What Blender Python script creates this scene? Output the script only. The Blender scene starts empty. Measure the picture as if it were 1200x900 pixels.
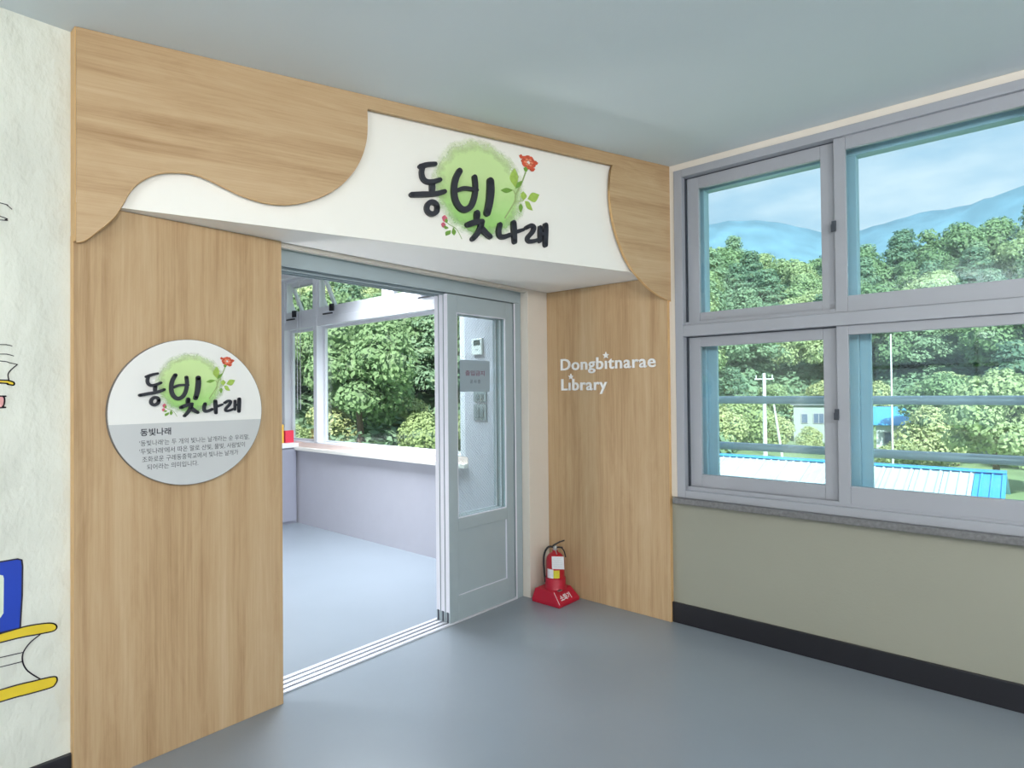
import bpy, bmesh, math, random
import numpy as np
from mathutils import Vector, Matrix, Euler

random.seed(7)
SC = bpy.context.scene
COL = SC.collection
R = math.radians

# ------------------------------------------------------------------ camera
EYE = 1.3665
def ray_axes(yaw, pitch, roll):
    def tf(d):
        u, f, v = d
        c, s = math.cos(roll), math.sin(roll); u, v = c*u-s*v, s*u+c*v
        c, s = math.cos(pitch), math.sin(pitch); f, v = c*f-s*v, s*f+c*v
        c, s = math.cos(yaw), math.sin(yaw)
        return Vector((c*u+s*f, -s*u+c*f, v))
    return tf((1, 0, 0)), tf((0, 0, 1)), -tf((0, 1, 0))
cam = bpy.data.cameras.new('camera')
cam.sensor_width = 36.0
cam.lens = 704.8/1200*36
cam.clip_start = 0.05; cam.clip_end = 3000
co = bpy.data.objects.new('camera', cam); COL.objects.link(co)
ax = ray_axes(0.8526, 0.012746, -0.009632)
M = Matrix((ax[0], ax[1], ax[2])).transposed().to_4x4()
M.translation = Vector((0, 0, EYE))
co.matrix_world = M
SC.camera = co

# ------------------------------------------------------------------ colour management
SC.view_settings.view_transform = 'Standard'
SC.view_settings.look = 'None'
SC.view_settings.gamma = 1
SC.view_settings.use_curve_mapping = False
SC.view_settings.exposure = 0.5

# ------------------------------------------------------------------ world: pale summer sky with soft cloud
W = bpy.data.worlds.new('sky'); SC.world = W; W.use_nodes = True
nt = W.node_tree; N_ = nt.nodes; L_ = nt.links
bg = N_['Background']
tc = N_.new('ShaderNodeTexCoord')
sep = N_.new('ShaderNodeSeparateXYZ'); L_.new(tc.outputs['Generated'], sep.inputs[0])
rg = N_.new('ShaderNodeValToRGB')
rg.color_ramp.elements[0].position = 0.0; rg.color_ramp.elements[0].color = (0.60, 0.72, 0.80, 1)
rg.color_ramp.elements[1].position = 0.75; rg.color_ramp.elements[1].color = (0.34, 0.50, 0.76, 1)
e = rg.color_ramp.elements.new(0.33); e.color = (0.42, 0.60, 0.76, 1)
L_.new(sep.outputs[2], rg.inputs[0])
mp = N_.new('ShaderNodeMapping'); mp.inputs['Scale'].default_value = (2.2, 2.2, 6.5); mp.inputs['Location'].default_value = (0.7, 0.2, 0.4)
L_.new(tc.outputs['Generated'], mp.inputs[0])
nz = N_.new('ShaderNodeTexNoise'); nz.inputs['Scale'].default_value = 1.5; nz.inputs['Detail'].default_value = 7; nz.inputs['Roughness'].default_value = 0.55
L_.new(mp.outputs[0], nz.inputs[0])
rc = N_.new('ShaderNodeValToRGB'); rc.color_ramp.elements[0].position = 0.42; rc.color_ramp.elements[1].position = 0.68
L_.new(nz.outputs[0], rc.inputs[0])
mxs = N_.new('ShaderNodeMix'); mxs.data_type = 'RGBA'
L_.new(rc.outputs[0], mxs.inputs[0]); L_.new(rg.outputs[0], mxs.inputs[6]); mxs.inputs[7].default_value = (0.84, 0.88, 0.92, 1)
L_.new(mxs.outputs[2], bg.inputs[0])
bg.inputs[1].default_value = 0.95

# ------------------------------------------------------------------ sun (high, from behind the building)
sun = bpy.data.lights.new('sun', 'SUN'); sun.energy = 6.8; sun.angle = R(1.5); sun.color = (1.0, 0.95, 0.86)
so = bpy.data.objects.new('sun', sun); COL.objects.link(so)
so.rotation_euler = Vector((-0.84, -0.60, 0.80)).to_track_quat('Z', 'Y').to_euler()
so.location = (-5, -8, 20)

# ------------------------------------------------------------------ added interior fill lights and window portals (made-up fittings modelled below)
def area(name, loc, sx, sy, power, col=(1, 1, 1), rot=(0, 0, 0), portal=False):
    l = bpy.data.lights.new(name, 'AREA'); l.shape = 'RECTANGLE'; l.size = sx; l.size_y = sy; l.energy = power; l.color = col
    o = bpy.data.objects.new(name, l); COL.objects.link(o); o.location = loc; o.rotation_euler = rot
    if portal: l.cycles.is_portal = True
    return o
def fill_point(name, loc, power, r=0.12, col=(1.0, 0.965, 0.915)):
    l = bpy.data.lights.new(name, 'POINT'); l.energy = power; l.shadow_soft_size = r; l.color = col
    o = bpy.data.objects.new(name, l); COL.objects.link(o); o.location = loc; return o
fill_point('corridor_fill_light', (-0.4, -1.1, 2.25), 92)  # unseen corridor lamps, added as general fill
fill_point('corridor_fill_light', (0.6, -2.4, 2.25), 95)
fill_point('corridor_fill_light', (-1.9, 0.6, 2.25), 40)
ll = area('library_fill_light', (2.75, 4.0, 2.60), 0.9, 1.4, 56, (0.86, 0.93, 1.0)); ll.data.spread = R(120)  # unseen panel, added to stand in for window daylight on the floor
fill_point('soffit_fill_light', (0.80, 3.50, 0.52), 38, 0.10, (1.0, 0.98, 0.96))  # hidden lamp, added to brighten the canopy soffit and doorway floor
area('window_portal', (3.62, 0.75, 1.7), 1.9, 1.75, 1, rot=(0, R(90), 0), portal=True)
area('window_portal', (3.62, -1.8, 1.7), 1.9, 2.8, 1, rot=(0, R(90), 0), portal=True)
area('window_portal', (3.62, 5.2, 1.75), 1.8, 3.7, 1, rot=(0, R(90), 0), portal=True)
area('window_portal', (-3.62, -0.7, 1.7), 1.8, 5.2, 1, rot=(0, R(-90), 0), portal=True)
area('window_portal', (0, -4.22, 1.75), 5.6, 1.8, 1, rot=(R(90), 0, 0), portal=True)

# ------------------------------------------------------------------ material helpers
def lin(c):
    return tuple(((x/255)/12.92 if x/255 <= 0.04045 else ((x/255+0.055)/1.055)**2.4) for x in c)+(1,)
MATS = {}
def pm(name, rgb, rough=0.6, metal=0.0, var=0.0, scale=8.0, bump=0.0, bscale=None, spec=0.5, stretch=(1, 1, 1), detail=4, coat=0, bdist=0.01):
    """principled material; colour varies a little by noise, fine relief by bump"""
    if name in MATS: return MATS[name]
    m = bpy.data.materials.new(name); m.use_nodes = True; MATS[name] = m
    n = m.node_tree.nodes; l = m.node_tree.links; b = n['Principled BSDF']
    b.inputs['Roughness'].default_value = rough; b.inputs['Metallic'].default_value = metal
    b.inputs['Specular IOR Level'].default_value = spec
    b.inputs['Coat Weight'].default_value = coat
    c = lin(rgb)
    t = n.new('ShaderNodeTexCoord'); mpp = n.new('ShaderNodeMapping'); mpp.inputs['Scale'].default_value = stretch
    l.new(t.outputs['Object'], mpp.inputs[0])
    nn = n.new('ShaderNodeTexNoise'); nn.inputs['Scale'].default_value = scale; nn.inputs['Detail'].default_value = detail
    l.new(mpp.outputs[0], nn.inputs[0])
    r = n.new('ShaderNodeValToRGB')
    r.color_ramp.elements[0].position = 0.3; r.color_ramp.elements[1].position = 0.7
    r.color_ramp.elements[0].color = tuple(x*(1-var) for x in c[:3])+(1,)
    r.color_ramp.elements[1].color = tuple(min(1, x*(1+var)) for x in c[:3])+(1,)
    l.new(nn.outputs[0], r.inputs[0]); l.new(r.outputs[0], b.inputs['Base Color'])
    if bump > 0:
        n2 = n.new('ShaderNodeTexNoise'); n2.inputs['Scale'].default_value = bscale or scale*4; n2.inputs['Detail'].default_value = 6
        l.new(mpp.outputs[0], n2.inputs[0])
        bp = n.new('ShaderNodeBump'); bp.inputs['Strength'].default_value = bump; bp.inputs['Distance'].default_value = bdist
        l.new(n2.outputs[0], bp.inputs['Height']); l.new(bp.outputs[0], b.inputs['Normal'])
    return m

def wood(name, horiz):
    m = bpy.data.materials.new(name); m.use_nodes = True
    n = m.node_tree.nodes; l = m.node_tree.links; b = n['Principled BSDF']
    b.inputs['Roughness'].default_value = 0.55; b.inputs['Specular IOR Level'].default_value = 0.3
    t = n.new('ShaderNodeTexCoord')
    def noise(sc, scale, detail, rough=0.6, dist=0.0):
        q = n.new('ShaderNodeMapping'); q.inputs['Scale'].default_value = sc; l.new(t.outputs['Object'], q.inputs[0])
        w = n.new('ShaderNodeTexNoise'); w.inputs['Scale'].default_value = scale; w.inputs['Detail'].default_value = detail
        w.inputs['Roughness'].default_value = rough; w.inputs['Distortion'].default_value = dist
        l.new(q.outputs[0], w.inputs[0]); return w.outputs[0]
    if horiz: a, bb, c = (0.5, 0.5, 9), (1.2, 1.2, 55), (0.9, 0.9, 5)
    else: a, bb, c = (9, 9, 0.35), (60, 60, 1.3), (5, 5, 0.8)
    n1 = noise(a, 1.3, 3, 0.5, 0.4); n2 = noise(bb, 2.0, 4, 0.7); n3 = noise(c, 2.2, 6, 0.65, 1.6)
    m1 = n.new('ShaderNodeMath'); m1.operation = 'MULTIPLY_ADD'; m1.inputs[1].default_value = 0.45; l.new(n1, m1.inputs[0])
    m2 = n.new('ShaderNodeMath'); m2.operation = 'MULTIPLY'; m2.inputs[1].default_value = 0.30; l.new(n2, m2.inputs[0])
    l.new(m2.outputs[0], m1.inputs[2])
    m3 = n.new('ShaderNodeMath'); m3.operation = 'MULTIPLY_ADD'; m3.inputs[1].default_value = 0.25; l.new(n3, m3.inputs[0]); l.new(m1.outputs[0], m3.inputs[2])
    r = n.new('ShaderNodeValToRGB')
    r.color_ramp.elements[0].position = 0.34; r.color_ramp.elements[0].color = lin((160, 127, 90))
    r.color_ramp.elements[1].position = 0.66; r.color_ramp.elements[1].color = lin((201, 174, 139))
    e = r.color_ramp.elements.new(0.50); e.color = lin((188, 158, 121))
    l.new(m3.outputs[0], r.inputs[0]); l.new(r.outputs[0], b.inputs['Base Color'])
    bp = n.new('ShaderNodeBump'); bp.inputs['Strength'].default_value = 0.08; bp.inputs['Distance'].default_value = 0.003
    l.new(n2, bp.inputs['Height']); l.new(bp.outputs[0], b.inputs['Normal'])
    return m

def glass(name, tint, gloss=0.9):
    m = bpy.data.materials.new(name); m.use_nodes = True
    n = m.node_tree.nodes; l = m.node_tree.links; n.remove(n['Principled BSDF'])
    tr = n.new('ShaderNodeBsdfTransparent'); tr.inputs[0].default_value = tint+(1,)
    gl = n.new('ShaderNodeBsdfGlossy'); gl.inputs['Roughness'].default_value = 0.01; gl.inputs[0].default_value = (gloss, gloss, gloss, 1)
    ge = n.new('ShaderNodeNewGeometry'); dt = n.new('ShaderNodeVectorMath'); dt.operation = 'DOT_PRODUCT'
    l.new(ge.outputs['Normal'], dt.inputs[0]); l.new(ge.outputs['Incoming'], dt.inputs[1])
    ab = n.new('ShaderNodeMath'); ab.operation = 'ABSOLUTE'; l.new(dt.outputs['Value'], ab.inputs[0])
    om = n.new('ShaderNodeMath'); om.operation = 'SUBTRACT'; om.inputs[0].default_value = 1.0; l.new(ab.outputs[0], om.inputs[1])
    pw = n.new('ShaderNodeMath'); pw.operation = 'POWER'; pw.inputs[1].default_value = 5.0; l.new(om.outputs[0], pw.inputs[0])
    fr = n.new('ShaderNodeMath'); fr.operation = 'MULTIPLY_ADD'; fr.inputs[1].default_value = 0.94; fr.inputs[2].default_value = 0.035; l.new(pw.outputs[0], fr.inputs[0])
    mx = n.new('ShaderNodeMixShader'); l.new(fr.outputs[0], mx.inputs[0]); l.new(tr.outputs[0], mx.inputs[1]); l.new(gl.outputs[0], mx.inputs[2])
    l.new(mx.outputs[0], n['Material Output'].inputs[0])
    return m

def wire_glass(name):
    """door glazing with a diagonal wire net inside"""
    m = glass(name, (0.93, 0.975, 0.97))
    n = m.node_tree.nodes; l = m.node_tree.links
    t = n.new('ShaderNodeTexCoord'); sp = n.new('ShaderNodeSeparateXYZ'); l.new(t.outputs['Object'], sp.inputs[0])
    outs = []
    for op in ('ADD', 'SUBTRACT'):
        a = n.new('ShaderNodeMath'); a.operation = op; l.new(sp.outputs[0], a.inputs[0]); l.new(sp.outputs[2], a.inputs[1])
        s = n.new('ShaderNodeMath'); s.operation = 'MULTIPLY'; s.inputs[1].default_value = 48; l.new(a.outputs[0], s.inputs[0])
        f = n.new('ShaderNodeMath'); f.operation = 'FRACT'; l.new(s.outputs[0], f.inputs[0])
        g = n.new('ShaderNodeMath'); g.operation = 'LESS_THAN'; g.inputs[1].default_value = 0.06; l.new(f.outputs[0], g.inputs[0]); outs.append(g)
    mxm = n.new('ShaderNodeMath'); mxm.operation = 'MAXIMUM'; l.new(outs[0].outputs[0], mxm.inputs[0]); l.new(outs[1].outputs[0], mxm.inputs[1])
    df = n.new('ShaderNodeBsdfDiffuse'); df.inputs[0].default_value = lin((150, 165, 168))
    out = n['Material Output']; prev = out.inputs[0].links[0].from_socket
    mx = n.new('ShaderNodeMixShader'); l.new(mxm.outputs[0], mx.inputs[0]); l.new(prev, mx.inputs[1]); l.new(df.outputs[0], mx.inputs[2])
    l.new(mx.outputs[0], out.inputs[0])
    return m

def wash(name):
    """green watercolour wash printed on the board; fades out at a ragged rim"""
    m = bpy.data.materials.new(name); m.use_nodes = True
    n = m.node_tree.nodes; l = m.node_tree.links; b = n['Principled BSDF']; b.inputs['Roughness'].default_value = 0.7
    t = n.new('ShaderNodeTexCoord')
    mpp = n.new('ShaderNodeMapping'); mpp.inputs['Location'].default_value = (-0.5, 0, -0.5); l.new(t.outputs['Generated'], mpp.inputs[0])
    sp = n.new('ShaderNodeSeparateXYZ'); l.new(mpp.outputs[0], sp.inputs[0])
    cb = n.new('ShaderNodeCombineXYZ'); l.new(sp.outputs[0], cb.inputs[0]); l.new(sp.outputs[2], cb.inputs[1])
    ln = n.new('ShaderNodeVectorMath'); ln.operation = 'LENGTH'; l.new(cb.outputs[0], ln.inputs[0])
    ns = n.new('ShaderNodeTexNoise'); ns.inputs['Scale'].default_value = 7; ns.inputs['Detail'].default_value = 8; ns.inputs['Roughness'].default_value = 0.75
    l.new(cb.outputs[0], ns.inputs[0])
    ad = n.new('ShaderNodeMath'); ad.operation = 'MULTIPLY_ADD'; ad.inputs[1].default_value = 0.22; l.new(ns.outputs[0], ad.inputs[0]); l.new(ln.outputs['Value'], ad.inputs[2])
    al = n.new('ShaderNodeMapRange'); al.inputs[1].default_value = 0.47; al.inputs[2].default_value = 0.61; al.inputs[3].default_value = 1; al.inputs[4].default_value = 0
    l.new(ad.outputs[0], al.inputs[0])
    r = n.new('ShaderNodeValToRGB'); g = n.new('ShaderNodeMath'); g.operation = 'MULTIPLY_ADD'; g.inputs[1].default_value = 0.35
    l.new(ns.outputs[0], g.inputs[0])
    g2 = n.new('ShaderNodeMath'); g2.operation = 'MULTIPLY_ADD'; g2.inputs[1].default_value = 0.9; g2.inputs[2].default_value = 0.35; l.new(sp.outputs[2], g2.inputs[0]); l.new(g2.outputs[0], g.inputs[2])
    r.color_ramp.elements[0].position = 0.1; r.color_ramp.elements[0].color = lin((142, 205, 104))
    r.color_ramp.elements[1].position = 0.62; r.color_ramp.elements[1].color = lin((200, 226, 158))
    l.new(g.outputs[0], r.inputs[0]); l.new(r.outputs[0], b.inputs['Base Color'])
    tr = n.new('ShaderNodeBsdfTransparent'); mx = n.new('ShaderNodeMixShader')
    l.new(al.outputs[0], mx.inputs[0]); l.new(tr.outputs[0], mx.inputs[1]); l.new(b.outputs[0], mx.inputs[2]); l.new(mx.outputs[0], n['Material Output'].inputs[0])
    return m

def leafmat(name, c1, c2, c3):
    m = bpy.data.materials.new(name); m.use_nodes = True
    n = m.node_tree.nodes; l = m.node_tree.links; b = n['Principled BSDF']; b.inputs['Roughness'].default_value = 0.7; b.inputs['Specular IOR Level'].default_value = 0.2
    oi = n.new('ShaderNodeObjectInfo'); t = n.new('ShaderNodeTexCoord')
    ns = n.new('ShaderNodeTexNoise'); ns.inputs['Scale'].default_value = 0.9; ns.inputs['Detail'].default_value = 3; l.new(t.outputs['Object'], ns.inputs[0])
    a = n.new('ShaderNodeMath'); a.operation = 'MULTIPLY_ADD'; a.inputs[1].default_value = 0.6; l.new(oi.outputs['Random'], a.inputs[0])
    b2 = n.new('ShaderNodeMath'); b2.operation = 'MULTIPLY'; b2.inputs[1].default_value = 0.5; l.new(ns.outputs[0], b2.inputs[0]); l.new(b2.outputs[0], a.inputs[2])
    r = n.new('ShaderNodeValToRGB'); r.color_ramp.elements[0].position = 0.15; r.color_ramp.elements[1].position = 0.85
    r.color_ramp.elements[0].color = lin(c1); r.color_ramp.elements[1].color = lin(c3); e = r.color_ramp.elements.new(0.5); e.color = lin(c2)
    l.new(a.outputs[0], r.inputs[0]); l.new(r.outputs[0], b.inputs['Base Color'])
    tl = n.new('ShaderNodeBsdfTranslucent'); l.new(r.outputs[0], tl.inputs[0])
    mx = n.new('ShaderNodeMixShader'); mx.inputs[0].default_value = 0.3; l.new(b.outputs[0], mx.inputs[1]); l.new(tl.outputs[0], mx.inputs[2]); l.new(mx.outputs[0], n['Material Output'].inputs[0])
    return m

def emis(name, rgb, s):
    m = bpy.data.materials.new(name); m.use_nodes = True
    b = m.node_tree.nodes['Principled BSDF']; b.inputs['Emission Color'].default_value = lin(rgb); b.inputs['Emission Strength'].default_value = s
    return m

m_oakv = wood('oak_laminate_vertical', False); m_oakh = wood('oak_laminate_horizontal', True)
m_oake = pm('oak_edge_band', (212, 172, 120), 0.5, var=0.04)
m_white = pm('white_lacquer', (242, 239, 232), 0.5, var=0.005, scale=3, bump=0.02)
m_soff = pm('white_soffit_paint', (246, 243, 238), 0.7, var=0.005)
m_plaster = pm('uneven_white_plaster', (217, 219, 209), 0.75, var=0.07, scale=2.6, bump=0.8, bscale=5.5, stretch=(1.8, 1.8, 1), detail=8, bdist=0.035)
m_cream = pm('cream_wall_paint', (222, 214, 203), 0.7, var=0.015, bump=0.05, bscale=80)
m_olive = pm('grey_olive_wall_paint', (150, 150, 137), 0.65, var=0.02, scale=2, bump=0.08, bscale=90)
m_libwall = pm('pale_grey_wall_paint', (182, 182, 192), 0.7, var=0.015, bump=0.05, bscale=80)
m_ceil = pm('blue_grey_ceiling_paint', (212, 221, 226), 0.8, var=0.012, scale=2, bump=0.05, bscale=120)
m_libceil = pm('white_ceiling_board', (232, 232, 236), 0.8, var=0.01)
m_floor = pm('grey_vinyl_floor', (136, 145, 154), 0.28, var=0.03, scale=1.6, bump=0.015, bscale=30, spec=0.6)
m_black = pm('black_skirting', (20, 20, 28), 0.45, var=0.1, bump=0.1)
m_granite = pm('dark_granite_sill', (112, 112, 114), 0.4, var=0.25, scale=60)
m_pvc = pm('white_upvc', (160, 163, 171), 0.4, var=0.01)
m_pvcw = pm('bright_white_upvc', (222, 224, 230), 0.4, var=0.01)
m_gasket = pm('dark_gasket', (60, 66, 76), 0.6)
m_blueal = pm('blue_grey_aluminium', (168, 196, 210), 0.45, var=0.05, scale=3)
m_door = pm('blue_grey_door_enamel', (164, 178, 184), 0.42, var=0.015)
m_dooredge = pm('pale_door_edge', (222, 224, 234), 0.4, var=0.01)
m_track = pm('aluminium_track', (226, 228, 236), 0.3, metal=0.35, var=0.02)
m_groove = pm('track_groove', (62, 64, 86), 0.6)
m_sillw = pm('pale_wood_sill', (226, 206, 200), 0.5, var=0.03)
m_ink = pm('black_sign_acrylic', (36, 38, 48), 0.5, var=0.03)
m_print = pm('dark_print', (48, 50, 60), 0.7)
m_discw = pm('sign_white_face', (234, 233, 230), 0.5, var=0.008)
m_discg = pm('sign_grey_face', (198, 200, 201), 0.5, var=0.008)
m_disce = pm('sign_edge', (120, 118, 116), 0.5)
m_letw = pm('white_acrylic_letter', (240, 240, 240), 0.4)
m_rose = pm('rose_print_red', (206, 84, 56), 0.7, var=0.3, scale=60)
m_rose2 = pm('rose_print_coral', (232, 140, 105), 0.7, var=0.2, scale=60)
m_rleaf = pm('leaf_print_green', (160, 190, 84), 0.7, var=0.15, scale=50)
m_rleafd = pm('leaf_print_dark', (112, 156, 60), 0.7, var=0.15, scale=50)
m_rstem = pm('stem_print', (150, 172, 110), 0.7, var=0.1)
m_bud = pm('bud_print_pink', (206, 96, 120), 0.7, var=0.15, scale=60)
m_wash = wash('green_watercolour')
m_mblue = pm('mural_blue', (16, 60, 176), 0.6, var=0.05); m_myel = pm('mural_yellow', (226, 198, 44), 0.6, var=0.05)
m_mpink = pm('mural_pink', (222, 160, 160), 0.6, var=0.03); m_mline = pm('mural_line', (40, 34, 50), 0.6); m_mcream = pm('mural_cream', (214, 224, 206), 0.7, var=0.02)
m_red = pm('red_extinguisher_enamel', (186, 24, 42), 0.3, var=0.05, coat=0.3); m_redp = pm('red_plastic_stand', (182, 22, 50), 0.4, var=0.06)
m_blk = pm('black_rubber', (28, 28, 32), 0.5); m_tag = pm('white_card_tag', (228, 228, 232), 0.7, var=0.05, scale=90)
m_yel = pm('yellow_label', (216, 202, 52), 0.6, var=0.1, scale=80); m_chrome = pm('steel', (180, 182, 186), 0.3, metal=0.9)
m_cab = pm('grey_cabinet', (150, 152, 166), 0.5, var=0.02); m_cabtop = pm('white_cabinet_top', (236, 236, 240), 0.4)
m_bookr = pm('red_book_cover', (232, 60, 84), 0.5); m_booky = pm('yellow_book_cover', (246, 194, 70), 0.5); m_page = pm('book_pages', (236, 232, 220), 0.8, var=0.05, scale=200)
m_switch = pm('grey_switch_plate', (140, 148, 150), 0.4); m_switchd = pm('switch_rocker', (120, 128, 130), 0.4); m_thermo = pm('thermostat_white', (222, 226, 224), 0.4); m_lcd = pm('lcd_dark', (72, 84, 84), 0.2)
m_glass = glass('teal_window_glass', (0.90, 0.975, 0.992)); m_glass2 = glass('clear_window_glass', (0.975, 0.99, 0.99)); m_wire = wire_glass('wired_door_glass')
m_notice = pm('blue_grey_notice_paper', (150, 166, 176), 0.7, var=0.01); m_nred = pm('dull_red_print', (120, 84, 100), 0.7)
m_rail = pm('painted_steel_pipe', (196, 210, 222), 0.35, metal=0.3, var=0.03)
m_ground = pm('grass_ground', (108, 130, 84), 0.9, var=0.3, scale=0.3); m_hill = pm('forest_floor', (124, 150, 108), 0.95, var=0.35, scale=0.15)
m_mount = pm('hazed_distant_forest', (96, 132, 150), 0.95, var=0.2, scale=0.045, bump=0.4, bscale=0.08, detail=8)  # bluish haze of distance is mixed into this base colour
m_leafA = leafmat('broadleaf_foliage', (108, 142, 104), (142, 172, 126), (184, 200, 150))
m_leafB = leafmat('pine_foliage', (98, 132, 112), (122, 156, 128), (150, 178, 142))
m_leafC = leafmat('yellowish_foliage', (140, 164, 116), (168, 188, 134), (196, 204, 154))
m_core = pm('shaded_foliage', (120, 144, 112), 0.9, var=0.2)
m_trunk = pm('bark', (104, 92, 78), 0.9, var=0.2)
m_roofglare = pm('sun_glare_metal_roof', (186, 204, 212), 0.35, var=0.05, scale=0.6); m_roofb = pm('blue_metal_roof', (74, 160, 214), 0.35, var=0.05)  # pale sheets: sun glint on blue metal put into the colour
m_house = pm('pale_house_wall', (196, 206, 208), 0.8, var=0.04); m_houseg = pm('grey_green_house_wall', (160, 172, 170), 0.8, var=0.04)
m_hroof = pm('grey_house_roof', (120, 130, 138), 0.7, var=0.06); m_hwin = pm('dark_house_glass', (96, 112, 136), 0.15); m_pole = pm('concrete_pole', (206, 212, 214), 0.8, var=0.04)
m_lamp = emis('lamp_diffuser', (255, 252, 245), 2.0)

# ------------------------------------------------------------------ object helpers
def origin_of(o):
    v = Vector((0, 0, 0))
    while o is not None: v += o.location; o = o.parent
    return v
def tag(o, label=None, cat=None, group=None, kind=None):
    if label: o['label'] = label
    if cat: o['category'] = cat
    if group: o['group'] = group
    if kind: o['kind'] = kind
    return o
def thing(name, loc, label=None, cat=None, group=None, kind=None):
    o = bpy.data.objects.new(name, None); COL.objects.link(o); o.location = loc; o.empty_display_size = 0.1
    return tag(o, label, cat, group, kind)

class MB:
    """collects world-space geometry, links it as one mesh object"""
    def __init__(self): self.v = []; self.f = []; self.sm = []
    def add(self, vs, fs, smooth=False):
        b = len(self.v); self.v += [tuple(x) for x in vs]; self.f += [tuple(i+b for i in f) for f in fs]; self.sm += [smooth]*len(fs); return self
    def box(self, x0, x1, y0, y1, z0, z1):
        x0, x1 = sorted((x0, x1)); y0, y1 = sorted((y0, y1)); z0, z1 = sorted((z0, z1))
        vs = [(x0, y0, z0), (x1, y0, z0), (x1, y1, z0), (x0, y1, z0), (x0, y0, z1), (x1, y0, z1), (x1, y1, z1), (x0, y1, z1)]
        return self.add(vs, [(0, 3, 2, 1), (4, 5, 6, 7), (0, 1, 5, 4), (1, 2, 6, 5), (2, 3, 7, 6), (3, 0, 4, 7)])
    def prism(self, pts, F, d0, d1):
        n = len(pts); vs = [F(p[0], p[1], d0) for p in pts]+[F(p[0], p[1], d1) for p in pts]
        fs = [tuple(range(n)), tuple(range(2*n-1, n-1, -1))]+[(i, (i+1) % n+0, (i+1) % n+n, i+n) for i in range(n)]
        return self.add(vs, fs)
    def tube(self, path, r, seg=10, caps=True):
        P = [Vector(p) for p in path]; n = len(P); rr = r if isinstance(r, (list, tuple)) else [r]*n
        vs = []; up = Vector((0, 0, 1)); prev = None
        for i, p in enumerate(P):
            d = (P[min(i+1, n-1)]-P[max(i-1, 0)]).normalized()
            a = prev if prev is not None else (up if abs(d.z) < 0.9 else Vector((1, 0, 0)))
            s = d.cross(a); s = s.normalized() if s.length > 1e-6 else Vector((1, 0, 0)); t = s.cross(d).normalized(); prev = t
            for k in range(seg):
                an = 2*math.pi*k/seg; vs.append(p+(s*math.cos(an)+t*math.sin(an))*rr[i])
        fs = [(i*seg+k, i*seg+(k+1) % seg, (i+1)*seg+(k+1) % seg, (i+1)*seg+k) for i in range(n-1) for k in range(seg)]
        self.add(vs, fs, True)
        if caps: self.add(vs[:seg], [tuple(range(seg-1, -1, -1))]); self.add(vs[-seg:], [tuple(range(seg))])
        return self
    def lathe(self, c, prof, seg=28):
        vs = []; 
        for (r, z) in prof:
            for k in range(seg):
                an = 2*math.pi*k/seg; vs.append((c[0]+r*math.cos(an), c[1]+r*math.sin(an), z))
        n = len(prof)
        fs = [(i*seg+k, i*seg+(k+1) % seg, (i+1)*seg+(k+1) % seg, (i+1)*seg+k) for i in range(n-1) for k in range(seg)]
        self.add(vs, fs, True)
        self.add(vs[:seg], [tuple(range(seg-1, -1, -1))]); self.add(vs[-seg:], [tuple(range(seg))])
        return self
    def build(self, name, mat, parent=None, bevel=0.0, label=None):
        org = origin_of(parent) if parent is not None else Vector((0, 0, 0))
        me = bpy.data.meshes.new(name)
        me.from_pydata([tuple(Vector(v)-org) for v in self.v], [], self.f); me.materials.append(mat)
        me.polygons.foreach_set('use_smooth', self.sm)
        bm = bmesh.new(); bm.from_mesh(me); bmesh.ops.recalc_face_normals(bm, faces=bm.faces); bm.to_mesh(me); bm.free()
        o = bpy.data.objects.new(name, me); COL.objects.link(o)
        if parent is not None: o.parent = parent
        if bevel > 0:
            b = o.modifiers.new('bevel', 'BEVEL'); b.width = bevel; b.segments = 2; b.limit_method = 'ANGLE'; b.angle_limit = R(40)
        if label: o['label'] = label
        return o

def struct(o): o['kind'] = 'structure'; return o
def catmull(pts, k=6):
    P = [pts[0]]+list(pts)+[pts[-1]]; out = []
    for i in range(1, len(P)-2):
        p0, p1, p2, p3 = P[i-1:i+3]
        for j in range(k):
            t = j/k
            out.append(tuple(0.5*((2*p1[a])+(-p0[a]+p2[a])*t+(2*p0[a]-5*p1[a]+4*p2[a]-p3[a])*t*t+(-p0[a]+3*p1[a]-3*p2[a]+p3[a])*t**3) for a in (0, 1)))
    out.append(tuple(pts[-1])); return out

# ------------------------------------------------------------------ key dimensions
XR = 3.317            # inner face of the window wall
XO = 3.56             # its outer face
YW = 2.56             # corridor face of the library wall
YD = 2.608            # door face
def zc(x): return 2.646+0.0164*x     # corridor ceiling falls slightly to the left
SOF = 2.047           # underside of the canopy

# ================================================================== SETTING
def plate(name, x0, x1, y0, y1, m, zf, t=0.1):
    return struct(MB().add([(x0, y0, zf(x0)), (x1, y0, zf(x1)), (x1, y1, zf(x1)), (x0, y1, zf(x0)), (x0, y0, zf(x0)+t), (x1, y0, zf(x1)+t), (x1, y1, zf(x1)+t), (x0, y1, zf(x0)+t)],
        [(0, 3, 2, 1), (4, 5, 6, 7), (0, 1, 5, 4), (1, 2, 6, 5), (2, 3, 7, 6), (3, 0, 4, 7)]).build(name, m))
struct(MB().box(-3.5, XR, -4, 8.2, -0.2, 0).build('floor', m_floor))
plate('ceiling', -3.7, XO, -4.2, 2.70, m_ceil, zc, 0.25)
struct(MB().box(-3.0, XO, 2.72, 8.4, 2.66, 2.95).build('ceiling_library', m_libceil))
cm = MB()
for y0 in (3.3, 4.5, 5.7, 6.9): cm.box(-2.4, 3.31, y0, y0+0.03, 2.645, 2.66)
cm.box(3.25, 3.316, 2.76, 8.0, 2.60, 2.66)
struct(cm.build('trim_1', m_libceil))
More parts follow.
